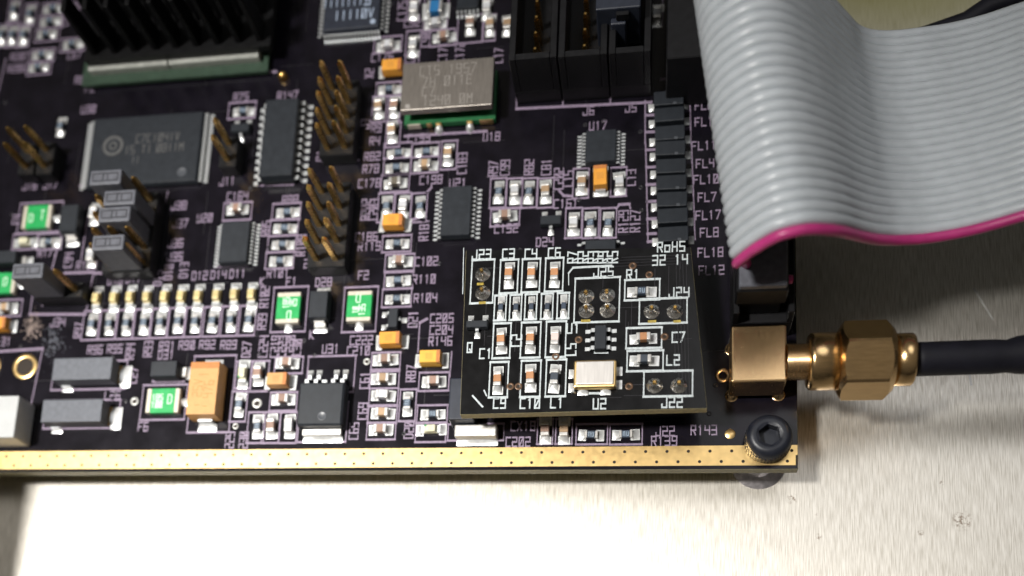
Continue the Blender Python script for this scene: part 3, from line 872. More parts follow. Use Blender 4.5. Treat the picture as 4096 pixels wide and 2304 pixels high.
# ------------------------------------------------------------------ the metal plate
PZ = -7.0
plate = thing("metal_plate", "large brushed aluminium chassis plate under the circuit board", None, (0,0,PZ), kind="structure")
m = M(); N = 24
vs = [(-190+360*i/N, -75+260*j/N, 0) for j in range(N+1) for i in range(N+1)]
m.add(vs, [(j*(N+1)+i, j*(N+1)+i+1, (j+1)*(N+1)+i+1, (j+1)*(N+1)+i) for j in range(N) for i in range(N)])
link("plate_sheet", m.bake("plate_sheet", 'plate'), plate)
link("shadow_blocker", M().box(-119, -38, 0.02, 3, 78, 26).bake("shadow_blocker", 'plate', 0.4), plate)  # unseen block added out of frame to shade the plate's front left
m = M()
for (x0,y0,x1,y1) in ((23.4,27.2,25.6,22.6),(22.2,17.0,22.6,13.5)):
    dx, dy = x1-x0, y1-y0; l = math.hypot(dx, dy); nx, ny = -dy/l*.14, dx/l*.14
    m.add([(x0+nx,y0+ny,.012),(x0-nx,y0-ny,.012),(x1-nx,y1-ny,.012),(x1+nx,y1+ny,.012)], [(0,1,2,3)])
link("scratch", m.bake("scratch", 'tinw'), plate)
so = thing("round_standoff", "round metal standoff on the plate under the corner screw", "standoff", (-4.2, 3.0, PZ))
link("post", M().rev([(0,0.01),(3.55,0.01),(3.55,0.05),(1.9,0.08),(1.9,5.3),(0,5.3)], 48).bake("post", 'washer'), so)

# ------------------------------------------------------------------ main board
board = thing("circuit_board", "large black circuit board crowded with small parts and lavender print", "circuit board", (0,0,0))
BX0, BY1, BT = -150.0, 110.0, 1.6
def slab(w0, w1, d0, d1, z0, z1, name, m, bev=0):
    return M().box((w0+w1)/2, (d0+d1)/2, z0, w1-w0, d1-d0, z1-z0).bake(name, m, bev)
link("laminate", slab(BX0, 0, 0, BY1, -BT, -0.06, "laminate", 'edge', 0.03), board)
link("solder_mask", slab(BX0, -0.05, 0.05, BY1-0.05, -0.055, 0.0, "solder_mask", 'mask'), board)
# gold edge strip with two rows of plated holes
def strip():
    m = M(); y0, y1, z = 0.52, 3.18, 0.02; ym = (y0+y1)/2; q = 12
    def cell(xa, xb, ya, yb, hx, hy, r):
        o = []
        for k in range(q):
            a = 2*math.pi*(k+.5)/q; c, s_ = math.cos(a), math.sin(a)
            tx = ((xb-hx)/c if c > 0 else (xa-hx)/c) if abs(c) > 1e-6 else 1e9
            ty = ((yb-hy)/s_ if s_ > 0 else (ya-hy)/s_) if abs(s_) > 1e-6 else 1e9
            t_ = min(tx, ty); o.append((hx+c*t_, hy+s_*t_))
        for k, c_ in ((1,(xb,yb)),(4,(xa,yb)),(7,(xa,ya)),(10,(xb,ya))): o[k] = c_
        vs = [(x,y,z) for x,y in o]+[(hx+r*math.cos(2*math.pi*(k+.5)/q), hy+r*math.sin(2*math.pi*(k+.5)/q), z) for k in range(q)]
        vs += [(hx+r*.9*math.cos(2*math.pi*(k+.5)/q), hy+r*.9*math.sin(2*math.pi*(k+.5)/q), z-0.5) for k in range(q)]
        fs = []
        for k in range(q):
            j = (k+1) % q; fs.append((k, j, q+j, q+k)); fs.append((q+k, q+j, 2*q+j, 2*q+k))
        m.add(vs, fs)
    x = -0.3
    while x > BX0:
        xb = min(x, -0.06); cell(x-2.7, xb, y0, ym, x-1.0, 1.05, 0.21); x -= 2.7
    x = -0.3-0.0
    first = True
    x = -0.06; cell(x-1.2, x, ym, y1, x-0.7, 2.45, 0.21); x -= 1.2
    while x > BX0:
        cell(x-2.7, x, ym, y1, x-1.45, 2.45, 0.21); x -= 2.7
    m.add([(BX0,y0,z),(-0.06,y0,z),(-0.06,y0,-0.05),(BX0,y0,-0.05)], [(0,1,2,3)])
    return m.bake("ground_strip", 'gold')
link("ground_strip", strip(), board)
m = M(); m.add([(BX0,0.5,0.004),(-0.07,0.5,0.004),(-0.07,3.2,0.004),(BX0,3.2,0.004)], [(0,1,2,3)])
link("strip_backing", m.bake("strip_backing", 'hole'), board)
# printed legend
m = M()
for (x,y,w,d) in RECT: rect_into(m, x, y, w, d, 0.012, 0.16, 0.30)
for (s,x,y,h,v) in TEXT: text_into(m, s, x, y, h, 0.012, v, 0.15, 0.22)
for pl in LINE:
    for a, b in zip(pl, pl[1:]): stroke(m, a[0], a[1], b[0], b[1], 0.012, 0.16, 0.42)
link("printed_legend", m.bake("printed_legend", 'silk'), board)["kind"] = "stuff"
# faint traces and masked vias
m = M(); rr = random.Random(3)
for k in range(130):
    x = rr.uniform(-120, -4); y = rr.uniform(6, 78); l = rr.uniform(2, 9)
    if rr.random() < .6: stroke(m, x, y, x, y+l, 0.004, 0.12, 0.12)
    else: stroke(m, x, y, x+l, y, 0.004, 0.12, 0.12)
link("trace", m.bake("trace", 'trace'), board)["kind"] = "stuff"
m = M()
for k in range(70):
    x = rr.uniform(-120, -4); y = rr.uniform(5, 78)
    m.rev([(0.32,0.006),(0.30,0.03),(0.17,0.03),(0.14,0.006)], 10, 'z', (x,y,0))
link("small_via", m.bake("small_via", 'trace'), board)["kind"] = "stuff"

# ------------------------------------------------------------------ soldered component kinds
def fillet_mesh(L, Wd, H, pad=0):
    m = M(); nx, ny = 7, 6; vs = []
    for i in range(nx+1):
        for j in range(ny+1):
            u, v = i/nx, j/ny*2-1
            e = (1-abs(v)**3)*(1-u)**1.6
            zz = 0.035+H*e*(1.0 if u > 0 else 1.0)
            vs.append((u*L, v*Wd/2, zz if 0 < i < nx and 0 < j < ny else (0.02+H*e if i == 0 and 0 < j < ny else 0.02)))
    if pad:
        m.add([(-.25,-pad/2,.017),(L+.08,-pad/2,.017),(L+.08,pad/2,.017),(-.25,pad/2,.017)], [(0,1,2,3)])
    m.add(vs, [(i*(ny+1)+j, (i+1)*(ny+1)+j, (i+1)*(ny+1)+j+1, i*(ny+1)+j+1) for i in range(nx) for j in range(ny)], True)
    return m
def two_pads(o, hl, L, Wd, H, mm='solder'):
    me = cached(('fil', L, Wd, H, mm), lambda: fillet_mesh(L, Wd, H, Wd*1.18).bake("solder_joint", mm))
    for s in (0, math.pi):
        q = link("solder_joint", me, o, (hl*math.cos(s), 0, 0), s+random.uniform(-.06, .06)); q.scale = (random.uniform(.86, 1.08), random.uniform(.9, 1.06), random.uniform(.6, 1.35))
def wear(o):
    o.rotation_euler.z += random.uniform(-.045, .045); o.location.x += random.uniform(-.07, .07); o.location.y += random.uniform(-.05, .05)
def ceramic(x, y, ang, m, parent, label, L=1.75, Wd=1.15, H=0.95, z=0, name="capacitor", core=0.46):
    def body():
        return M().box(0, 0, 0.06, L*core*1.06, Wd*.96, H*.97).bake("ceramic_body", m, 0.05, 1)
    o = link(name, cached(('cer', L, Wd, H, m, core), body), parent, (x, y, z), ang, label)
    tw = L*(1-core)/2
    me = cached(('term', L, Wd, H, core), lambda: M().box(0, 0, 0.02, tw, Wd, H+0.05).bake("terminal", 'tinw', 0.10, 2))
    for s in (-1, 1): link("terminal", me, o, (s*(L/2-tw/2), 0, 0))
    two_pads(o, L/2-0.02, 0.85, Wd*1.18, H*0.55)
    wear(o); return o
def resistor(x, y, ang, parent, label, z=0, mark=True, L=1.75, Wd=1.0, H=0.5, vert=False):
    o = link("resistor", cached(('rb', L, Wd, H), lambda: M().box(0, 0, 0.05, L*.58, Wd*.97, H).bake("resistor_body", 'resb', 0.03, 1)), parent, (x, y, z), ang, label)
    tw = L*.21
    me = cached(('rt', L, Wd, H), lambda: M().box(0, 0, 0.02, tw, Wd, H+.06).bake("terminal", 'tinw', 0.05, 1))
    for s in (-1, 1): link("terminal", me, o, (s*(L/2-tw/2), 0, 0))
    if mark:
        def mk():
            q = M()
            for k in range(4): stroke(q, -.33+.22*k, -.28, -.33+.22*k, .28, H+.055, .07, .07)
            stroke(q, -.33, .28, -.11, .28, H+.055, .06, .06); stroke(q, .11, -.28, .33, -.28, H+.055, .06, .06)
            return q.bake("marking", 'resm')
        k = link("marking", cached(('rm', H), mk), o)
    two_pads(o, L/2-0.02, 0.85, Wd*1.25, H*0.75)
    wear(o); return o
def tantalum(x, y, ang, parent, label, L=3.0, Wd=1.9, H=1.7, body='tant', band=1, z=0):
    o = link("tantalum_capacitor", cached(('tb', L, Wd, H, body), lambda: M().box(0, 0, 0.15, L, Wd, H*.5-.15, 1.0, 1.0).box(0, 0, H*.5, L, Wd, H*.5, 0.95, 0.92).bake("moulding", body, 0.05, 1)), parent, (x, y, z), ang, label)
    b = cached(('tband', L, Wd, H), lambda: M().box(0, 0, H+.004, L*.17, Wd*.915, .012).box(0.22*L*.17, -Wd*.48, H*.52, L*.20, .02, H*.44).bake("polarity_band", 'band'))
    link("polarity_band", b, o, (band*L*.385, 0, 0), 0 if band > 0 else math.pi)
    me = cached(('tt', Wd), lambda: M().box(0, 0, 0.03, .5, Wd*.72, .62).bake("terminal", 'tin', 0.05, 1))
    for s in (-1, 1): link("terminal", me, o, (s*(L/2+.02), 0, 0))
    two_pads(o, L/2+.2, .55, Wd*.95, .4)
    if L > 2.5:
        q = cached(('tm', L), lambda: (lambda w: ([stroke(w, -.5+.2*k, -.45, -.5+.2*k, .45, H+.006, .05, .05) for k in range(5)], w.bake("marking", 'tprint'))[1])(M()))
        link("marking", q, o)
    wear(o); return o
def led(x, y, ang, parent, label, lens='led', corner=False):
    o = link("indicator_light", cached(('led', lens), lambda: M().box(0, 0, .03, 2.3, 1.1, .35).box(0, 0, .38, 1.55, 1.08, .55, .86, .86).bake("lens", lens, .06, 2)), parent, (x, y, 0), ang, label)
    me = cached('ledt', lambda: M().box(0, 0, .02, .5, 1.15, .42).bake("terminal", 'tin', .05, 1))
    for s in (-1, 1): link("terminal", me, o, (s*1.12, 0, 0))
    two_pads(o, 1.3, .75, 1.3, .5)
    if corner: link("green_corner", M().box(-.62, .35, .94, .25, .25, .012).bake("green_corner", 'fuse'), o)
    wear(o); return o
def place(k, o, x, y, lab, parent, z=0):
    a = 0.0 if o == 'h' else math.pi/2
    if k in ('brown','tan','grey','olive'): return ceramic(x, y, a, k, parent, lab, z=z, L=1.75 if o == 'h' else 1.9)
    if k == 'blue': return ceramic(x, y, a, 'blue', parent, lab, z=z, name="inductor", L=2.2, Wd=2.0, H=1.2, core=.6)
    if k == 'mbrown': return ceramic(x, y, a, 'mbrown', parent, lab, z=z, L=1.75 if o == 'h' else 1.95, Wd=1.0)
    if k == 'mpink': return ceramic(x, y, a, 'pink', parent, lab, z=z, L=1.95, Wd=1.0)
    if k == 'mind': return ceramic(x, y, a, 'ind', parent, lab, z=z, name="inductor", L=1.75 if o == 'h' else 1.95, Wd=1.0)
    if k == 'mres': return resistor(x, y, a, parent, lab, z=z, mark=False, L=1.5, Wd=.6, H=.4)
    if k in ('res','mresw'): return resistor(x, y, a, parent, lab, z=z)
    if k == 'tant': return tantalum(x, y, a, parent, lab)
    if k == 'tantv': return tantalum(x, y, a, parent, lab, L=3.1)
    if k == 'tant2': return tantalum(x, y, a, parent, lab, body='tantl')
    if k == 'tantr': return tantalum(x, y, a, parent, lab, body='tanty')
    if k == 'ledy': return led(x, y, a, parent, lab)
    if k == 'led': return led(x, y, a, parent, lab, 'ledw')
    if k == 'ledg': return led(x, y, a, parent, lab, 'ledw', True)
for (k, o, x, y, lab) in COMP: place(k, o, x, y, lab, board)

# ------------------------------------------------------------------ integrated circuits
def gull(w, reach, h, t=.14):
    m = M()                         # along +x from the body side
    pr = [(-.05,h),(reach*.35,h),(reach*.55,.10),(reach,.10)]
    top = [(a, b+t/2) for a, b in pr]; bot = [(a, b-t/2) for a, b in pr]
    vs = [(a, s*w/2, b) for s in (-1, 1) for (a, b) in top+bot]; fs = []
    for i in range(3):
        fs += [(i, i+1, 9+i, 8+i), (4+i, 12+i, 13+i, 5+i), (i, 4+i, 5+i, i+1), (8+i, 9+i, 13+i, 12+i)]
    fs += [(3, 7, 15, 11), (0, 8, 12, 4)]
    m.add(vs, fs)
    return m
def chip(x, y, w, d, h, label, n=(0,0), sides='lr', lw=.3, reach=1.0, body='epoxy', mtop=None, parent=None, name="integrated_circuit", z=0, bev=.08, span=.94):
    o = link(name, M().box(0, 0, .12, w, d, (h-.12)*.5, 1, 1).box(0, 0, .12+(h-.12)*.5, w, d, (h-.12)*.5, .965, .965).bake("moulding", body, bev, 1), parent or board, (x, y, z), 0, label)
    me = cached(('gull', lw, reach, h), lambda: gull(lw, reach, h*.5).bake("lead", 'tin'))
    fl = cached(('gfil', lw), lambda: fillet_mesh(.35, lw*1.4, .18).bake("solder_joint", 'solder'))
    for sd in sides:
        k = n[0] if sd in 'lr' else n[1]
        for i in range(k):
            q = (i-(k-1)/2)*((d if sd in 'lr' else w)*span/max(1, k-1)) if k > 1 else 0
            if sd == 'l': loc, r = (-w/2, q, 0), math.pi
            if sd == 'r': loc, r = (w/2, q, 0), 0
            if sd == 'b': loc, r = (q, -d/2, 0), -math.pi/2
            if sd == 't': loc, r = (q, d/2, 0), math.pi/2
            link("lead", me, o, loc, r)
    if mtop:
        q = M()
        for (s, px, py, hh, v) in mtop[1]: text_into(q, s, px, py, hh, h+.006, v, hh*.12, hh*.12)
        for (px, py, r0, r1) in mtop[2]: q.rev([(r0, h+.006), (r1, h+.012)], 24, 'z', (px, py, 0))
        link("marking", q.bake("marking", mtop[0]), o)
    return o
def dimple(o, x, y, h, r):
    link("mould_dimple", M().rev([(0,h+.004),(r*.82,h+.004),(r*.9,h+.03),(r,h+.012)], 24, 'z', (x, y, 0)).bake("mould_dimple", 'dimple'), o)
x,y,w,d = R['u30']
u = chip(x, y, w, d, 1.1, "wide dark memory chip with faint grey print and a round logo", (27,0), 'lr', .26, 1.25, mtop=('chipp', [('C7CI04IV',2.0,1.8,1.3,0),('I5ZTI',-1.0,0.0,1.3,0),('08IIM',4.2,0.0,1.3,0),('II',-1.2,-1.7,1.1,0)], [(-5.2,.9,1.2,1.7),(-5.2,.9,.4,.7)]))
dimple(u, w*.36, -d*.36, 1.1, .75)
x,y,w,d = R['soic']
chip(x, y, w, d, 2.3, "tall dark wide chip between the memory chip and the upper pin header", (11,0), 'lr', .62, 1.5, bev=.12)
x,y,w,d = R['u21']; chip(x, y, w, d, 1.4, "dark slim chip beside the U21 print", (12,0), 'lr', .3, 1.15)
x,y,w,d = R['u20']; chip(x, y, w, d, 1.4, "dark slim chip beside the U20 print", (12,0), 'lr', .26, 1.1)
x,y,w,d = R['u17']; chip(x, y, w, d, 1.4, "dark chip under the U17 print left of the ferrite row", (10,0), 'lr', .26, 1.15)
x,y,w,d = R['qfp']
chip(x, y, w, d, 1.6, "dark square chip with pale blue print at the top edge", (17,17), 'lrbt', .3, 1.0, 'epoxyb', ('chipw', [('IIIIIIII',-1.0,-1.2,1.3,0),('IIII0V',.4,-3.4,1.5,0),('S',2.3,-1.0,1.9,0),('IINIA',-.4,.8,1.3,0)], [(3.4,-4.9,.0,.42)]))
x,y,w,d = R['tssop']; chip(x, y, w, d, 1.2, "small dark chip at the top edge among capacitors", (0,6), 'b', .3, .9)
x,y,w,d = R['midic']; chip(x, y, w, d, 1.2, "dark chip half tucked under the top edge of the daughter board", (3,0), 'lr', .3, 1.1)
def sot(x, y, w, d, h, label, ang=0.0, parent=None, z=0):
    o = chip(x, y, w, d, h, label, (0,0), '', parent=parent, name="transistor", z=z, bev=.06); o.rotation_euler.z = ang
    me = cached('sotl', lambda: gull(.42, .75, .5).bake("lead", 'tin')); fl = cached('sotf', lambda: fillet_mesh(.7, .75, .35).bake("solder_joint", 'solder'))
    for (px, sy) in ((-.95, 1), (.95, 1), (0, -1)):
        link("lead", me, o, (px, sy*d/2, 0), sy*math.pi/2); link("solder_joint", fl, o, (px, sy*(d/2+.42), 0), sy*math.pi/2)
    return o
for (x, y, a, lab) in SOTS: sot(x, y, 2.9, 1.35, 1.05, lab, a)
# power transistor
x,y,w,d = R['dpak']
o = chip(x, y, w, d, 2.3, "large black power transistor with a silver tab beside the U31 print", (0,0), '', name="power_transistor", bev=.22)
dimple(o, .35, -d*.28, 2.3, .62)
me = gull(.55, 2.1, 1.2, .3).bake("lead", 'tin'); fl = cached('dpf', lambda: fillet_mesh(.8, .8, .5).bake("solder_joint", 'solder'))
for px in (-2.55, -1.25, 1.25, 2.55):
    link("lead", me, o, (px, d/2, 0), math.pi/2); link("solder_joint", fl, o, (px, d/2+1.8, 0), math.pi/2)
link("cut_lead", M().box(0, d/2+.3, 1.0, .75, .7, .35).bake("cut_lead", 'tin', .03, 1), o)
link("metal_tab", M().box(0, -d/2-.35, .05, w*.84, 1.0, .8).bake("metal_tab", 'tinw', .06, 1), o)
link("solder_joint", fillet_mesh(.8, w*.86, .5).bake("solder_joint", 'solder'), o, (0, -d/2-.85, 0), -math.pi/2)
# inductors L27, L26 and dark blocks
for nm, lab in (('l27', "long grey ferrite block beside the L27 print"), ('l26', "long grey ferrite block below the L26 print")):
    x,y,w,d = R[nm]
    o = link("inductor", M().box(0, 0, .25, w, d, 2.35).bake("ferrite_body", 'ferrite', .12, 2), board, (x, y, 0), 0, lab)
    link("terminal", M().box(w*.5-.3, -.1, .08, 1.3, d*.8, .35).bake("terminal", 'goldd', .04, 1), o)
    link("terminal", M().box(-w*.5+1.0, -d*.5+.3, .06, 1.4, 1.0, .3).bake("terminal", 'tin', .04, 1), o)
    link("solder_joint", fillet_mesh(1.5, d*1.0, .55).bake("solder_joint", 'solder'), o, (w*.5+.3, -.35, 0))
    link("solder_joint", fillet_mesh(.7, 1.6, .4).bake("solder_joint", 'solder'), o, (-w*.5+1.2, -d*.5-.1, 0), -math.pi/2)
def diode(nm, lab, legs, h=2.0):
    x,y,w,d = R[nm]
    o = link("diode", M().box(0, 0, .2, w, d, h*.5).box(0, 0, .2+h*.5, w, d, h*.5-.2, .95, .95).bake("moulding", 'epoxy', .08, 1), board, (x, y, 0), 0, lab)
    for s in legs:
        if s in 'ud':
            k = 1 if s == 'u' else -1
            link("terminal", M().box(0, k*(d/2+.3), .08, w*.6, .9, .5).box(0, k*(d/2+.05), .5, w*.55, .3, .6).bake("terminal", 'tinw', .06, 1), o)
            link("solder_joint", fillet_mesh(.6, w*.7, .35).bake("solder_joint", 'solder'), o, (0, k*(d/2+.7), 0), k*math.pi/2)
        else:
            k = 1 if s == 'r' else -1
            link("terminal", M().box(k*(w/2+.35), 0, .08, 1.0, d*.62, .6).bake("terminal", 'tinw', .1, 1), o)
            link("solder_joint", fillet_mesh(.9, d*.8, .5).bake("solder_joint", 'solder'), o, (k*(w/2+.7), 0, 0), 0 if k > 0 else math.pi)
    return o
diode('d31', "dark diode below the D31 print", 'r'); diode('d28', "dark diode between two green fuses", 'du'); diode('d4', "dark diode right of the upper left green fuse", 'd'); diode('d5', "dark diode cut by the left edge beside the jumper", 'r')
# fuses
def fuse(nm, o_, lab, txt, pads):
    x,y,w,d = R[nm]; v = o_ == 'v'; L = d if v else w; Wd = w if v else d
    o = link("fuse", M().box(0, 0, .1, L*.74, Wd, .8).bake("fuse_body", 'fuse', .04, 1), board, (x, y, 0), math.pi/2 if v else 0, lab)
    for s in (-1, 1):
        link("terminal", M().box(s*L*.435, 0, .06, L*.135, Wd*.98, .86).bake("terminal", 'cream', .05, 1), o)
    q = M()
    for (s, px, py, hh, vv) in txt: text_into(q, s, px, py, hh, .912, vv, .16, .16)
    link("marking", q.bake("marking", 'mint'), o)
    for s in pads: link("solder_joint", fillet_mesh(1.0, 1.15, .5).bake("solder_joint", 'solder'), o, (s*(L*.5), 0, 0), 0 if s > 0 else math.pi)
fuse('fuse1', 'v', "green fuse beside the F1 print at the end of the amber row", [('185',.75,.35,.85,0),('25',.75,-.75,.85,0),('D',-1.2,-.2,1.3,1)], (-1,))
fuse('fuse2', 'v', "green fuse right of the D28 diode under the F2 print", [('D',1.2,.2,1.3,1),('135',-.6,-.45,.85,0),('10',-.6,.5,.75,0)], (-1,))
fuse('fuse6', 'h', "green fuse left of the large tantalum capacitor", [('185',-.85,.5,.85,0),('100',-.85,-.6,.85,0),('D',1.05,.2,1.3,0)], (1,))
fuse('fuse4', 'h', "green fuse at the left edge with a dark diode beside it", [('D',-.9,-.2,1.3,0),('T',.9,.2,1.5,0)], (1,))
fuse('fuse5', 'h', "green fuse cut by the left edge below a black jumper", [('D',.6,.2,1.3,0)], (1,))
# big tantalum
x,y,w,d = R['bigtant']
o = link("tantalum_capacitor", M().box(0, 0, .2, w, d, 1.3).box(0, 0, 1.5, w, d, 1.4, .96, .97).bake("moulding", 'tantl', .08, 2), board, (x, y, 0), 0, "largest tantalum capacitor, orange with faded rotated print")
link("polarity_band", M().box(0, d*.42, 2.905, w*.955, d*.11, .012).box(0, d*.487, 1.6, w*.95, .03, 1.25).bake("polarity_band", 'band'), o)
q = M(); text_into(q, "476", .85, -.2, 1.35, 2.908, 1, .1, .1); text_into(q, "25V", -.75, .0, 1.35, 2.908, 1, .1, .1)
stroke(q, -.8, 2.0, .7, 2.0, 2.908, .1, .1); stroke(q, -.9, -2.5, -.3, -2.5, 2.908, .1, .1); stroke(q, .3, -2.7, .9, -2.7, 2.908, .1, .1)
link("marking", q.bake("marking", 'tprint'), o)
for s in (-1, 1):
    link("terminal", M().box(0, s*(d/2+.12), .05, w*.5, .5, 1.1).bake("terminal", 'tin', .08, 1), o)
    link("solder_joint", fillet_mesh(1.1, w*.62, .6).bake("solder_joint", 'solder'), o, (0, s*(d/2+.3), 0), s*math.pi/2)
# ferrite array
for k, (x, y, w, d) in enumerate(FERR):
    o = link("ferrite_filter", cached('ferr', lambda: M().box(0, 0, .15, w, d, 1.7).bake("ferrite_body", 'epoxy', .14, 2)), board, (x, y, 0), random.uniform(-.02, .02))
    if k % 3 != 1: link("marking", cached('fm', lambda: M().box(w*.2, -d*.42, 1.852, .45, .4, .01).bake("marking", 'dimple')), o)
    for s in (-1, 1): link("solder_joint", cached('ffil', lambda: fillet_mesh(.75, d*.55, .45).bake("solder_joint", 'solder')), o, (s*w*.5, -.1, 0), 0 if s > 0 else math.pi)

# ------------------------------------------------------------------ oscillator can
x,y,w,d = R['can']
o = link("crystal_oscillator", M().box(0, 0, 3.0, w, d, 1.15).bake("metal_can", 'can', .10, 2), board, (x, y, 0), 0, "brushed metal oscillator can standing on a green base")
q = M()
for (s, px, py, hh) in (("CTS 1957",0,2.3,1.5),("7H 011E",0,.5,1.5),("C7",-2.6,-1.0,1.3),("1240 0M",.2,-2.5,1.5)): text_into(q, s, px, py, hh, 4.156, 0, .09, .09, pitch=1.05)
q.box(-w*.42, -d*.42, 4.154, .7, .7, .008)
link("etched_marking", q.bake("etched_marking", 'canp'), o)["kind"] = "stuff"
link("inner_block", M().box(0, .6, 1.25, w*.93, d*.8, 1.75).bake("inner_block", 'dark'), o)
link("green_base", M().box(0, -.1, .25, w*1.01, d*1.04, 1.0).bake("green_base", 'green', .05, 1), o)
for px, ww in ((-5.2,1.9),(-3.0,.7),(-1.6,.8),(2.9,.8),(5.3,1.9)):
    link("edge_pad", M().box(px, -d*.52-.12, .24, ww, .18, .98).bake("edge_pad", 'gold' if px > -5 else 'cream'), o)
for px in (-1.6, 2.9): link("solder_joint", M().rev([(0,.95),(.35,.85),(.55,.5),(.65,.03)], 16, 'z', (px, -d*.52-.55, 0)).bake("solder_joint", 'solder'), o)

# ------------------------------------------------------------------ processor with finned heatsink
x,y,w,d = R['bga']
o = link("processor_package", M().box(0, 0, .4, w, d, .7).bake("package_substrate", 'greend', .05, 1), board, (x, y, 0), 0, "green processor package under the black heatsink")
link("heat_spreader", M().box(-w*.235, 0, 1.1, w*.43, d*.93, 1.25).box(w*.225, 0, 1.1, w*.475, d*.93, 1.25).bake("heat_spreader", 'strip', .08, 1), o)
x,y,w,d = R['sink']
hs = link("heatsink", M().box(0, 0, 2.4, w, d, 1.4).bake("heatsink_base", 'anod', .1, 1), board, (x, y, 0), 0, "black pin fin heatsink in the upper left")
NX, NY = 9, 8
fin = M().box(0, 0, 3.8, w/NX*.30, d/NY*.66, 9.5, .8, .9).bake("fin", 'anod', .12, 1)
for i in range(NX):
    for j in range(NY): link("fin", fin, hs, (-w/2+(i+.5)*w/NX, -d/2+(j+.5)*d/NY, 0))

# ------------------------------------------------------------------ pin headers
def header(cx, cy, nx, ny, px, py, lab, tip=8.4, base=2.5):
    o = link("pin_header", M().box(0, 0, .02, nx*px*.98, ny*py, base).bake("header_base", 'dark', .12, 1), board, (cx, cy, 0), 0, lab)
    def pin():
        a = .34; m = M().box(0, 0, .1, 2*a, 2*a, tip-.7); m.box(0, 0, tip-.6, 2*a, 2*a, .6, .45, .45); return m.bake("pin", 'goldd')
    me = cached(('pin', tip), pin)
    for i in range(nx):
        for j in range(ny): 
            q = link("pin", me, o, ((i-(nx-1)/2)*px, (j-(ny-1)/2)*py, 0)); q.rotation_euler = (random.uniform(-.02,.02), random.uniform(-.02,.02), 0)
    return o
for (cx, cy, nx, ny, px, py, lab) in HEAD: header(cx, cy, nx, ny, px, py, lab)

def jumper(x, y, ang, label, w=4.9, d=2.35, z0=2.6, h=6.2):
    o = thing("jumper_cap", label, "jumper cap", (x, y, 0), "black jumper caps pushed on pin headers"); o.rotation_euler.z = ang
    link("cap_body", cached(('jc', w, d), lambda: M().box(0, 0, z0, w, d, h).bake("cap_body", 'capp', .22, 2)), o)
    link("top_recess", cached('jr', lambda: (lambda q: ([stroke(q, -1.9+.0, s*.55, 1.9, s*.55, z0+h+.006, .12, .12) for s in (-1, 1)], [stroke(q, t_, -.55, t_, .55, z0+h+.006, .12, .12) for t_ in (-1.9, -.35, .35, 1.9)], q.bake("top_recess", 'dark'))[2])(M())), o)
    return o
for (x, y, a, lab) in JUMP: jumper(x, y, a, lab)

# ------------------------------------------------------------------ black box headers at the top
def boxheader(x0, x1, y0, y1, h, lab, pins, wall=.9):
    cx, cy, w, d = (x0+x1)/2, (y0+y1)/2, x1-x0, y1-y0
    m = M().box(0, 0, .02, w, d, 2.6)
    m.box(-w/2+wall/2, 0, 2.61, wall, d, h-2.6).box(w/2-wall/2, 0, 2.61, wall, d, h-2.6)
    m.box(0, -d/2+wall/2, 2.61, w-2*wall-.02, wall, h-2.6).box(0, d/2-wall/2, 2.61, w-2*wall-.02, wall, h-2.6)
    o = link("box_connector", m.bake("connector_shell", 'dark', .08, 1), board, (cx, cy, 0), 0, lab)
    me = cached('bpin', lambda: M().box(0, 0, 2.5, .64, .64, 5.0).box(0, 0, 7.5, .64, .64, .6, .45, .45).bake("pin", 'goldd'))
    for k in range(pins): link("pin", me, o, (.1, -d/2+2.6+k*2.45, 0))
    return o
for (a, b, c_, d_, h, lab, n) in BOXH: boxheader(a, b, c_, d_, h, lab, n)
x,y,w,d = R['plug']
pl = thing("plug_housing", "black plug pushed into the right one of three black connectors", "plug", (x, y, 0))
link("housing", M().box(0, 0, 5.0, w, d, 7.2).box(0, -d*.5-.5, 5.5, w*.35, 1.0, 5.0).bake("housing", 'epoxyb', .2, 2), pl)
link("latch", M().box(w*.1, -d*.5-.35, 10.6, w*.3, .6, 1.2).bake("latch", 'dark', .1, 1), pl)
x,y,w,d = R['bigshell']
o = link("box_connector", M().box(0, 0, .02, w, d, 10.0).bake("connector_shell", 'dark', .15, 1), board, (x, y, 0), 0, "black connector block partly behind the grey ribbon cable")

# ------------------------------------------------------------------ white nylon block, mounting hole, scuffs, blobs
x,y,w,d = R['nylon']
o = link("nylon_block", M().box(0, 0, .02, w, d, 4.3).bake("nylon_block", 'nylon', .25, 3), board, (x, y, 0), 0, "white nylon block at the left edge above the gold strip")
for (x, y, r, lab) in HOLES:
    o = link("mounting_hole", M().rev([(r*.66,-.4),(r*.66,.06),(r*.72,.12),(r*.94,.12),(r,.02)], 40).bake("gold_ring", 'gold'), board, (x, y, 0), 0, lab)
    link("bore", M().disc(0, 0, .015, r*.665, 32).bake("bore", 'hole'), o)
for (x, y, r, mm) in VIAS:
    o = link("plated_via", M().rev([(r*.5,.016),(r*.52,.05),(r*.95,.05),(r,.012)], 20).bake("via_ring", mm), board, (x, y, 0))
    link("bore", M().disc(0, 0, .014, r*.53, 16).bake("bore", 'hole'), o)
def patch(name, pts, mm, n, smin, smax, seed):
    q = M(); g = random.Random(seed)
    for k in range(n):
        a = g.gauss(0, 1); b = g.gauss(0, 1)
        q.disc(pts[0]+a*pts[2], pts[1]+b*pts[3], .006+.0007*k, g.uniform(smin, smax), 7, g.uniform(.5, 1.8))
    link(name, q.bake(name, mm), board)["kind"] = "stuff"
patch("copper_scuff", COPP, 'copper', 190, .05, .13, 4)
patch("grey_scuff", SCUF, 'scuff', 140, .05, .13, 5)
link("gold_dot", M().rev([(0,.09),(.6,.08),(.68,.01)], 24).bake("gold_dot", 'gold'), board, (DOT[0], DOT[1], 0), 0, "round gold test point left of the corner screw")
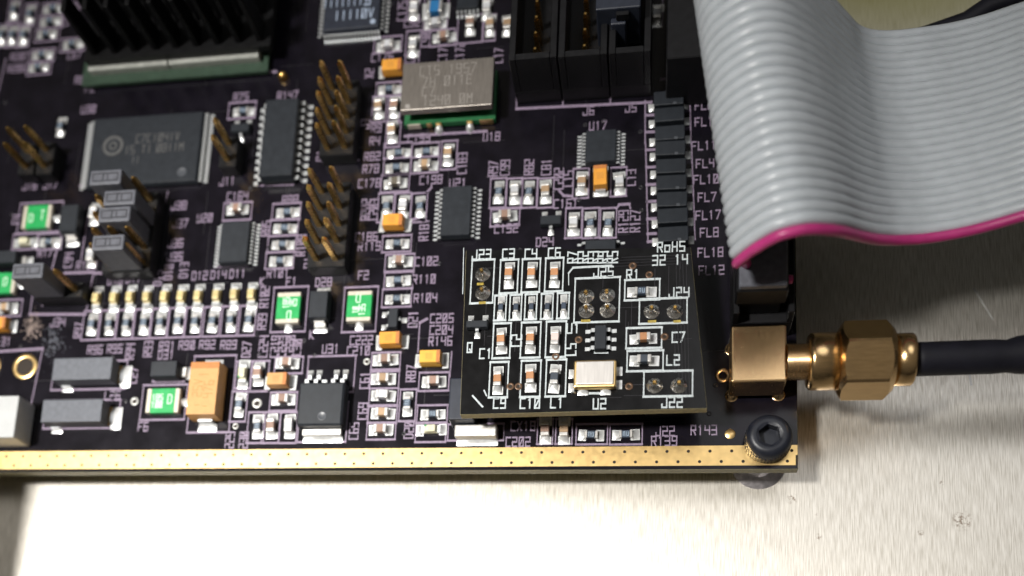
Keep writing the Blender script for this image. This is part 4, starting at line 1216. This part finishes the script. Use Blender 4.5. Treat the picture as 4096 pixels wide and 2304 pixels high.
link("gold_dot", M().rev([(0,1.2),(.5,1.1),(.7,.6),(.75,.01)], 20).bake("gold_post", 'goldd'), board, (DOT2[0], DOT2[1], 0), 0, "small gold post right of the heatsink")
for nm, hh, mm, lab in (('darkblk', 3.4, 'epoxyb', "dark blue grey block beside the left edge of the daughter board"), ('silvblk', 1.9, 'tinw', "silver crystal can under the front edge of the daughter board")):
    x,y,w,d = R[nm]
    o = link("crystal_can" if mm == 'tinw' else "connector_block", M().box(0, 0, .1, w, d, hh-.1).bake("can_body", mm, .2, 2), board, (x, y, 0), 0, lab)
    if mm == 'tinw': link("solder_joint", fillet_mesh(.7, w*.98, .4).bake("solder_joint", 'solder'), o, (0, -d/2, 0), -math.pi/2)

# ------------------------------------------------------------------ corner screw
sx, sy = SCREW
scr = thing("cap_screw", "black hex socket cap screw in the board corner", "screw", (sx, sy, 0))
def screw_head():
    n = 48; prof = [(2.75,.03),(2.85,.2),(2.85,1.7),(2.84,2.1),(2.74,2.5),(2.52,2.85),(2.2,3.06),(1.9,3.12),(1.62,3.06)]
    m = M().rev(prof, n)
    ring = [(1.62*math.cos(2*math.pi*i/n), 1.62*math.sin(2*math.pi*i/n), 3.08) for i in range(n)]
    hexa = []
    for i in range(n):
        a = 2*math.pi*i/n; q = (a+.35) % (math.pi/3)-math.pi/6; r = 1.22/math.cos(q); hexa.append((r*math.cos(a), r*math.sin(a)))
    vs = ring+[(x,y,2.95) for x,y in hexa]+[(x,y,1.5) for x,y in hexa]
    fs = [(i,(i+1)%n,n+(i+1)%n,n+i) for i in range(n)]+[(n+i,n+(i+1)%n,2*n+(i+1)%n,2*n+i) for i in range(n)]+[tuple(2*n+i for i in range(n))]
    return m.add(vs, fs)
link("head", screw_head().bake("head", 'screw'), scr)
kn = M().box(2.85, 0, .25, .16, .17, 1.45).bake("knurl_ridge", 'screw')
for i in range(44): link("knurl_ridge", kn, scr, (0,0,0), 2*math.pi*i/44)

# ------------------------------------------------------------------ right-angle jack on the board and the coaxial cable
AX = (0.0, 12.15, 5.2)      # axis of the connector
x0, x1, y0, y1, zt = JACK
jk = link("coaxial_jack", M().box(0, 0, 1.0, x1-x0, y1-y0, zt-1.0).bake("jack_cube", 'brass', .22, 2), board, ((x0+x1)/2, (y0+y1)/2, 0), 0, "gold cube of the coaxial jack near the board corner")
for px, py in ((-2.9,-3.2),(2.9,-3.2),(-2.9,3.2),(2.9,3.2)): link("ground_leg", M().rev([(0,1.2),(.55,1.2),(.6,.1),(.85,.02)], 16, 'z', (px,py,0)).bake("ground_leg", 'brass'), jk)
link("solder_ring", M().rev([(.5,.02),(.55,.1),(.9,.1),(1.0,.01)], 20, 'z', (-(x1-x0)/2-.7, -.4, 0)).bake("solder_ring", 'brass'), jk)
pf = [(2.15,0)]
z = 0.05
while z < 2.6:
    pf += [(2.15,z),(2.28,z+.08),(2.15,z+.16)]; z += .18
pf += [(2.15,2.8)]
link("threaded_barrel", M().rev(pf, 40, 'x', (x1-(x0+x1)/2, AX[1]-(y0+y1)/2, AX[2])).bake("threaded_barrel", 'brass'), jk)
cx = thing("coaxial_cable", "black coaxial cable with a gold hex plug screwed to the jack", "cable", (x1, AX[1], AX[2]))
link("plug_flange", M().rev([(2.3,2.45),(3.15,2.5),(3.45,2.75),(3.52,3.1),(3.52,5.9),(3.3,6.0)], 48, 'x').bake("plug_flange", 'brassp'), cx)
def hexnut():
    m = M(); n = 72; vs = []; prof = [(3.3,6.0,1),(3.75,6.02,1),(4.75,6.75,0),(4.75,11.4,0),(3.9,12.3,1),(3.2,12.35,1)]
    for i in range(n):
        a = 2*math.pi*i/n; q = ((a-math.radians(23)) % (math.pi/3))-math.pi/6
        for (r, xx, rd) in prof:
            hr = 4.25/math.cos(q)
            if rd == 0: rr = min(hr, 4.85)
            else: rr = min(r, hr)
            vs.append((xx if rd else (xx-(.45 if xx < 9 else -.45)*(1-(hr-4.25)/.66)), rr*math.cos(a), rr*math.sin(a)))
    k = len(prof)
    fs = [(i*k+q, ((i+1)%n)*k+q, ((i+1)%n)*k+q+1, i*k+q+1) for i in range(n) for q in range(k-1)]
    return m.add(vs, fs)
link("hex_nut", hexnut().bake("hex_nut", 'brassp', 0), cx)
link("crimp_collar", M().rev([(2.7,12.3),(3.15,12.35),(3.2,14.5),(3.0,14.75),(2.0,14.8)], 40, 'x').bake("crimp_collar", 'brassp'), cx)
pts = []; rad = []
for k in range(110):
    s = k*.0273; xx = 14.6+s*48; yy = .05*math.sin(s*5); zz = .25*math.sin(s*4)-(0 if xx < 27 else (xx-27)*.06)
    r = 2.05 if xx < 24 else (2.05-.15*min(1,(xx-24)/1.5) if xx < 25.5 else 1.9+.0*xx)
    if 25.4 < xx < 30: r = 1.95+.42*math.sin(min(1,(xx-25.4)/2)*math.pi/2)
    elif xx >= 30: r = 2.3
    pts.append((xx, yy+(.0 if xx < 25 else .25*min(1,(xx-25)/3)), zz)); rad.append(r)
link("heat_shrink_sleeve", M().tube(pts, rad, 28).bake("heat_shrink_sleeve", 'rubber'), cx)

# ------------------------------------------------------------------ grey ribbon cable
rb = thing("ribbon_cable", "grey flat ribbon cable with a magenta edge wire folding over to the right", "ribbon cable", (-5, 21, 0))
NW, PITCH = 26, 1.21
def smooth(pl, n):
    out = []
    P = [pl[0]]+pl+[pl[-1]]
    for i in range(1, len(P)-2):
        for k in range(n):
            t = k/n; q = []
            for c_ in (0, 1, 2):
                a, b, c2, d2 = P[i-1][c_], P[i][c_], P[i+1][c_], P[i+2][c_]
                q.append(.5*((2*b)+(-a+c2)*t+(2*a-5*b+4*c2-d2)*t*t+(-a+3*b-3*c2+d2)*t**3))
            out.append(q)
    out.append(list(pl[-1])); return out
NEAR, FAR = smooth(RNEAR, 7), smooth(RFAR, 7)
for k in range(NW):
    t = k/(NW-1); ts = t
    pts = [(a[0]*(1-t)+b[0]*t+5, a[1]*(1-t)+b[1]*t-21, a[2]*(1-t)+b[2]*t) for a, b in zip(NEAR, FAR)]
    link("wire", M().tube(pts, PITCH*(.50 if k == 0 else .62), 12).bake("wire", 'pinkw' if k == 0 else 'ribbon'), rb, label="magenta edge wire" if k == 0 else None)
ce = NW*PITCH
link("connector_body", M().box(-.25, ce/2-.9, 7.6, 6.1, ce+2.5, 3.6).box(-.25, ce/2-.9, 4.0, 5.2, ce+1.6, 3.6).bake("connector_body", 'dark', .15, 1), rb)
link("strain_relief", M().box(-.25, ce/2-.9, 11.25, 5.6, ce+2.2, 1.0).bake("strain_relief", 'capp', .15, 1), rb)
link("wire_end", M().tube([(2.7, .2, 9.3),(3.4, .2, 9.2)], .55, 10).bake("wire_end", 'pinkw'), rb, label="cut magenta wire end")
o = link("box_connector", M().box(0, ce/2, .02, 7.4, ce+5.0, 4.0).box(-3.3, ce/2, 4.02, .8, ce+5.0, 3.0).box(3.3, ce/2, 4.02, .8, ce+5.0, 3.0).bake("connector_shell", 'dark', .12, 1), board, (-4.7, 20.5, 0), 0, "black box connector under the ribbon cable end")

# ------------------------------------------------------------------ black wire at the upper right
bw = thing("black_wire", "black wire crossing the upper right corner behind the ribbon cable", "wire", BWIRE[0])
link("wire_jacket", M().tube([tuple(Vector(p)-Vector(BWIRE[0])) for p in BWIRE], 1.3, 14).bake("wire_jacket", 'rubber'), bw)

# ------------------------------------------------------------------ small daughter board
DZ = 8.0
dx, dy = sum(p[0] for p in MBOARD)/4, sum(p[1] for p in MBOARD)/4
db = thing("daughter_board", "small raised black daughter board with white print and a crystal", "circuit board", (dx, dy, DZ))
L_ = [(x-dx, y-dy) for x, y in MBOARD]
def quad(z0, z1, ins=0.0):
    pts = [(x*(1-ins), y*(1-ins)) for x, y in L_]
    return M().add([(x,y,z0) for x,y in pts]+[(x,y,z1) for x,y in pts], [(3,2,1,0),(4,5,6,7),(0,1,5,4),(1,2,6,5),(2,3,7,6),(3,0,4,7)])
link("laminate", quad(-1.5, -.05).bake("laminate", 'edge', .03, 1), db)
link("solder_mask", quad(-.045, 0, .004).bake("solder_mask", 'mask2'), db)
m = M()
for (x,y,w,d) in MRECT: rect_into(m, x-dx, y-dy, w, d, .012, .17, .30)
for (s,x,y,h,v) in MTEXT: text_into(m, s, x-dx, y-dy, h, .012, v, .17, .22, pitch=.92)
for pl in MLINE:
    for a, b in zip(pl, pl[1:]): stroke(m, a[0]-dx, a[1]-dy, b[0]-dx, b[1]-dy, .012, .10, .30)
link("printed_legend", m.bake("printed_legend", 'silkw'), db)["kind"] = "stuff"
m = M()
for k in range(34):
    x = rr.uniform(-14, 14); y = rr.uniform(-9.5, 9.5); l = rr.uniform(2, 7)
    if rr.random() < .75: stroke(m, x, y, x, min(10, y+l), .004, .1, .1)
    else: stroke(m, x, y, min(14, x+l), y, .004, .1, .1)
for k in range(4): stroke(m, 13.2-.45*k-8, 9.6-.4*k, 13.8-.45*k, 9.6-.4*k, .004, .08, .08); stroke(m, 13.8-.4*k, -9.0, 13.2-.4*k, 9.6-.4*k, .004, .08, .08)
link("trace", m.bake("trace", 'trace'), db)["kind"] = "stuff"
for (k, o, x, y, lab) in MC: place(k, o, x-dx, y-dy, lab, db)
for (x, y) in MVIA:
    o = link("via", cached('mvia', lambda: M().rev([(.22,.016),(.24,.05),(.46,.05),(.5,.01)], 16).bake("via_ring", 'via')), db, (x-dx, y-dy, 0))
    link("bore", cached('mbore', lambda: M().disc(0,0,.014,.25,12).bake("bore", 'hole')), o)
pinm = M().rev([(0,.95),(.22,.9),(.34,.7),(.52,.40),(.78,.18),(1.0,.02)], 20).bake("pin_joint", 'shiny')
tipm = M().box(0, 0, .6, .42, .42, .75).bake("pin_tip", 'goldd', .05, 1)
for (x, y) in MPIN:
    o = link("pin_joint", pinm, db, (x-dx, y-dy, 0), random.uniform(0, 3)); link("pin_tip", tipm, o)
    if random.random() < .6:
        link("flux_residue", M().box(random.uniform(-.3,.3), -1.35, .022, random.uniform(.6,1.2), .35, .008).bake("flux_residue", 'flux'), o, (0,0,0), -o.rotation_euler.z)
for (x, y, w, d) in MHEAD: link("header_block", M().box(x-dx, y-dy, -7.9, w, d, 6.3).bake("header_block", 'dark', .1, 1), db)
# crystal in gold frame
x,y,w,d = R['xtal']
o = link("crystal", M().box(0, 0, .12, w, d, 1.0).bake("gold_frame", 'gold', .28, 3), db, (x-dx, y-dy, 0), 0, "silver lidded crystal in a gold frame above the U2 print")
link("lid", M().box(0, .05, 1.0, w*.89, d*.84, .28).bake("lid", 'lid', .14, 3), o)
for px, py in ((-1,-.95),(-1,.3),(1,-.75),(1,.45)): link("solder_joint", fillet_mesh(.75, 1.2, .45).bake("solder_joint", 'solder'), o, (px*(w*.5-.05), py*d*.4, 0), 0 if px > 0 else math.pi)
for px in (-1.5, 1.3): link("solder_joint", fillet_mesh(.6, 1.3, .35).bake("solder_joint", 'solder'), o, (px, -d*.5, 0), -math.pi/2)
x,y,w,d = R['mu1']
chip(x-dx, y-dy, w, d, 1.1, "small dark six pin chip beside the U1 print", (3,0), 'lr', .5, 1.2, parent=db, span=.72)
x,y,w,d = R['mq']
sot(x-dx, y-dy, w, d, 1.0, "small dark transistor at the left edge of the daughter board", 0, parent=db)
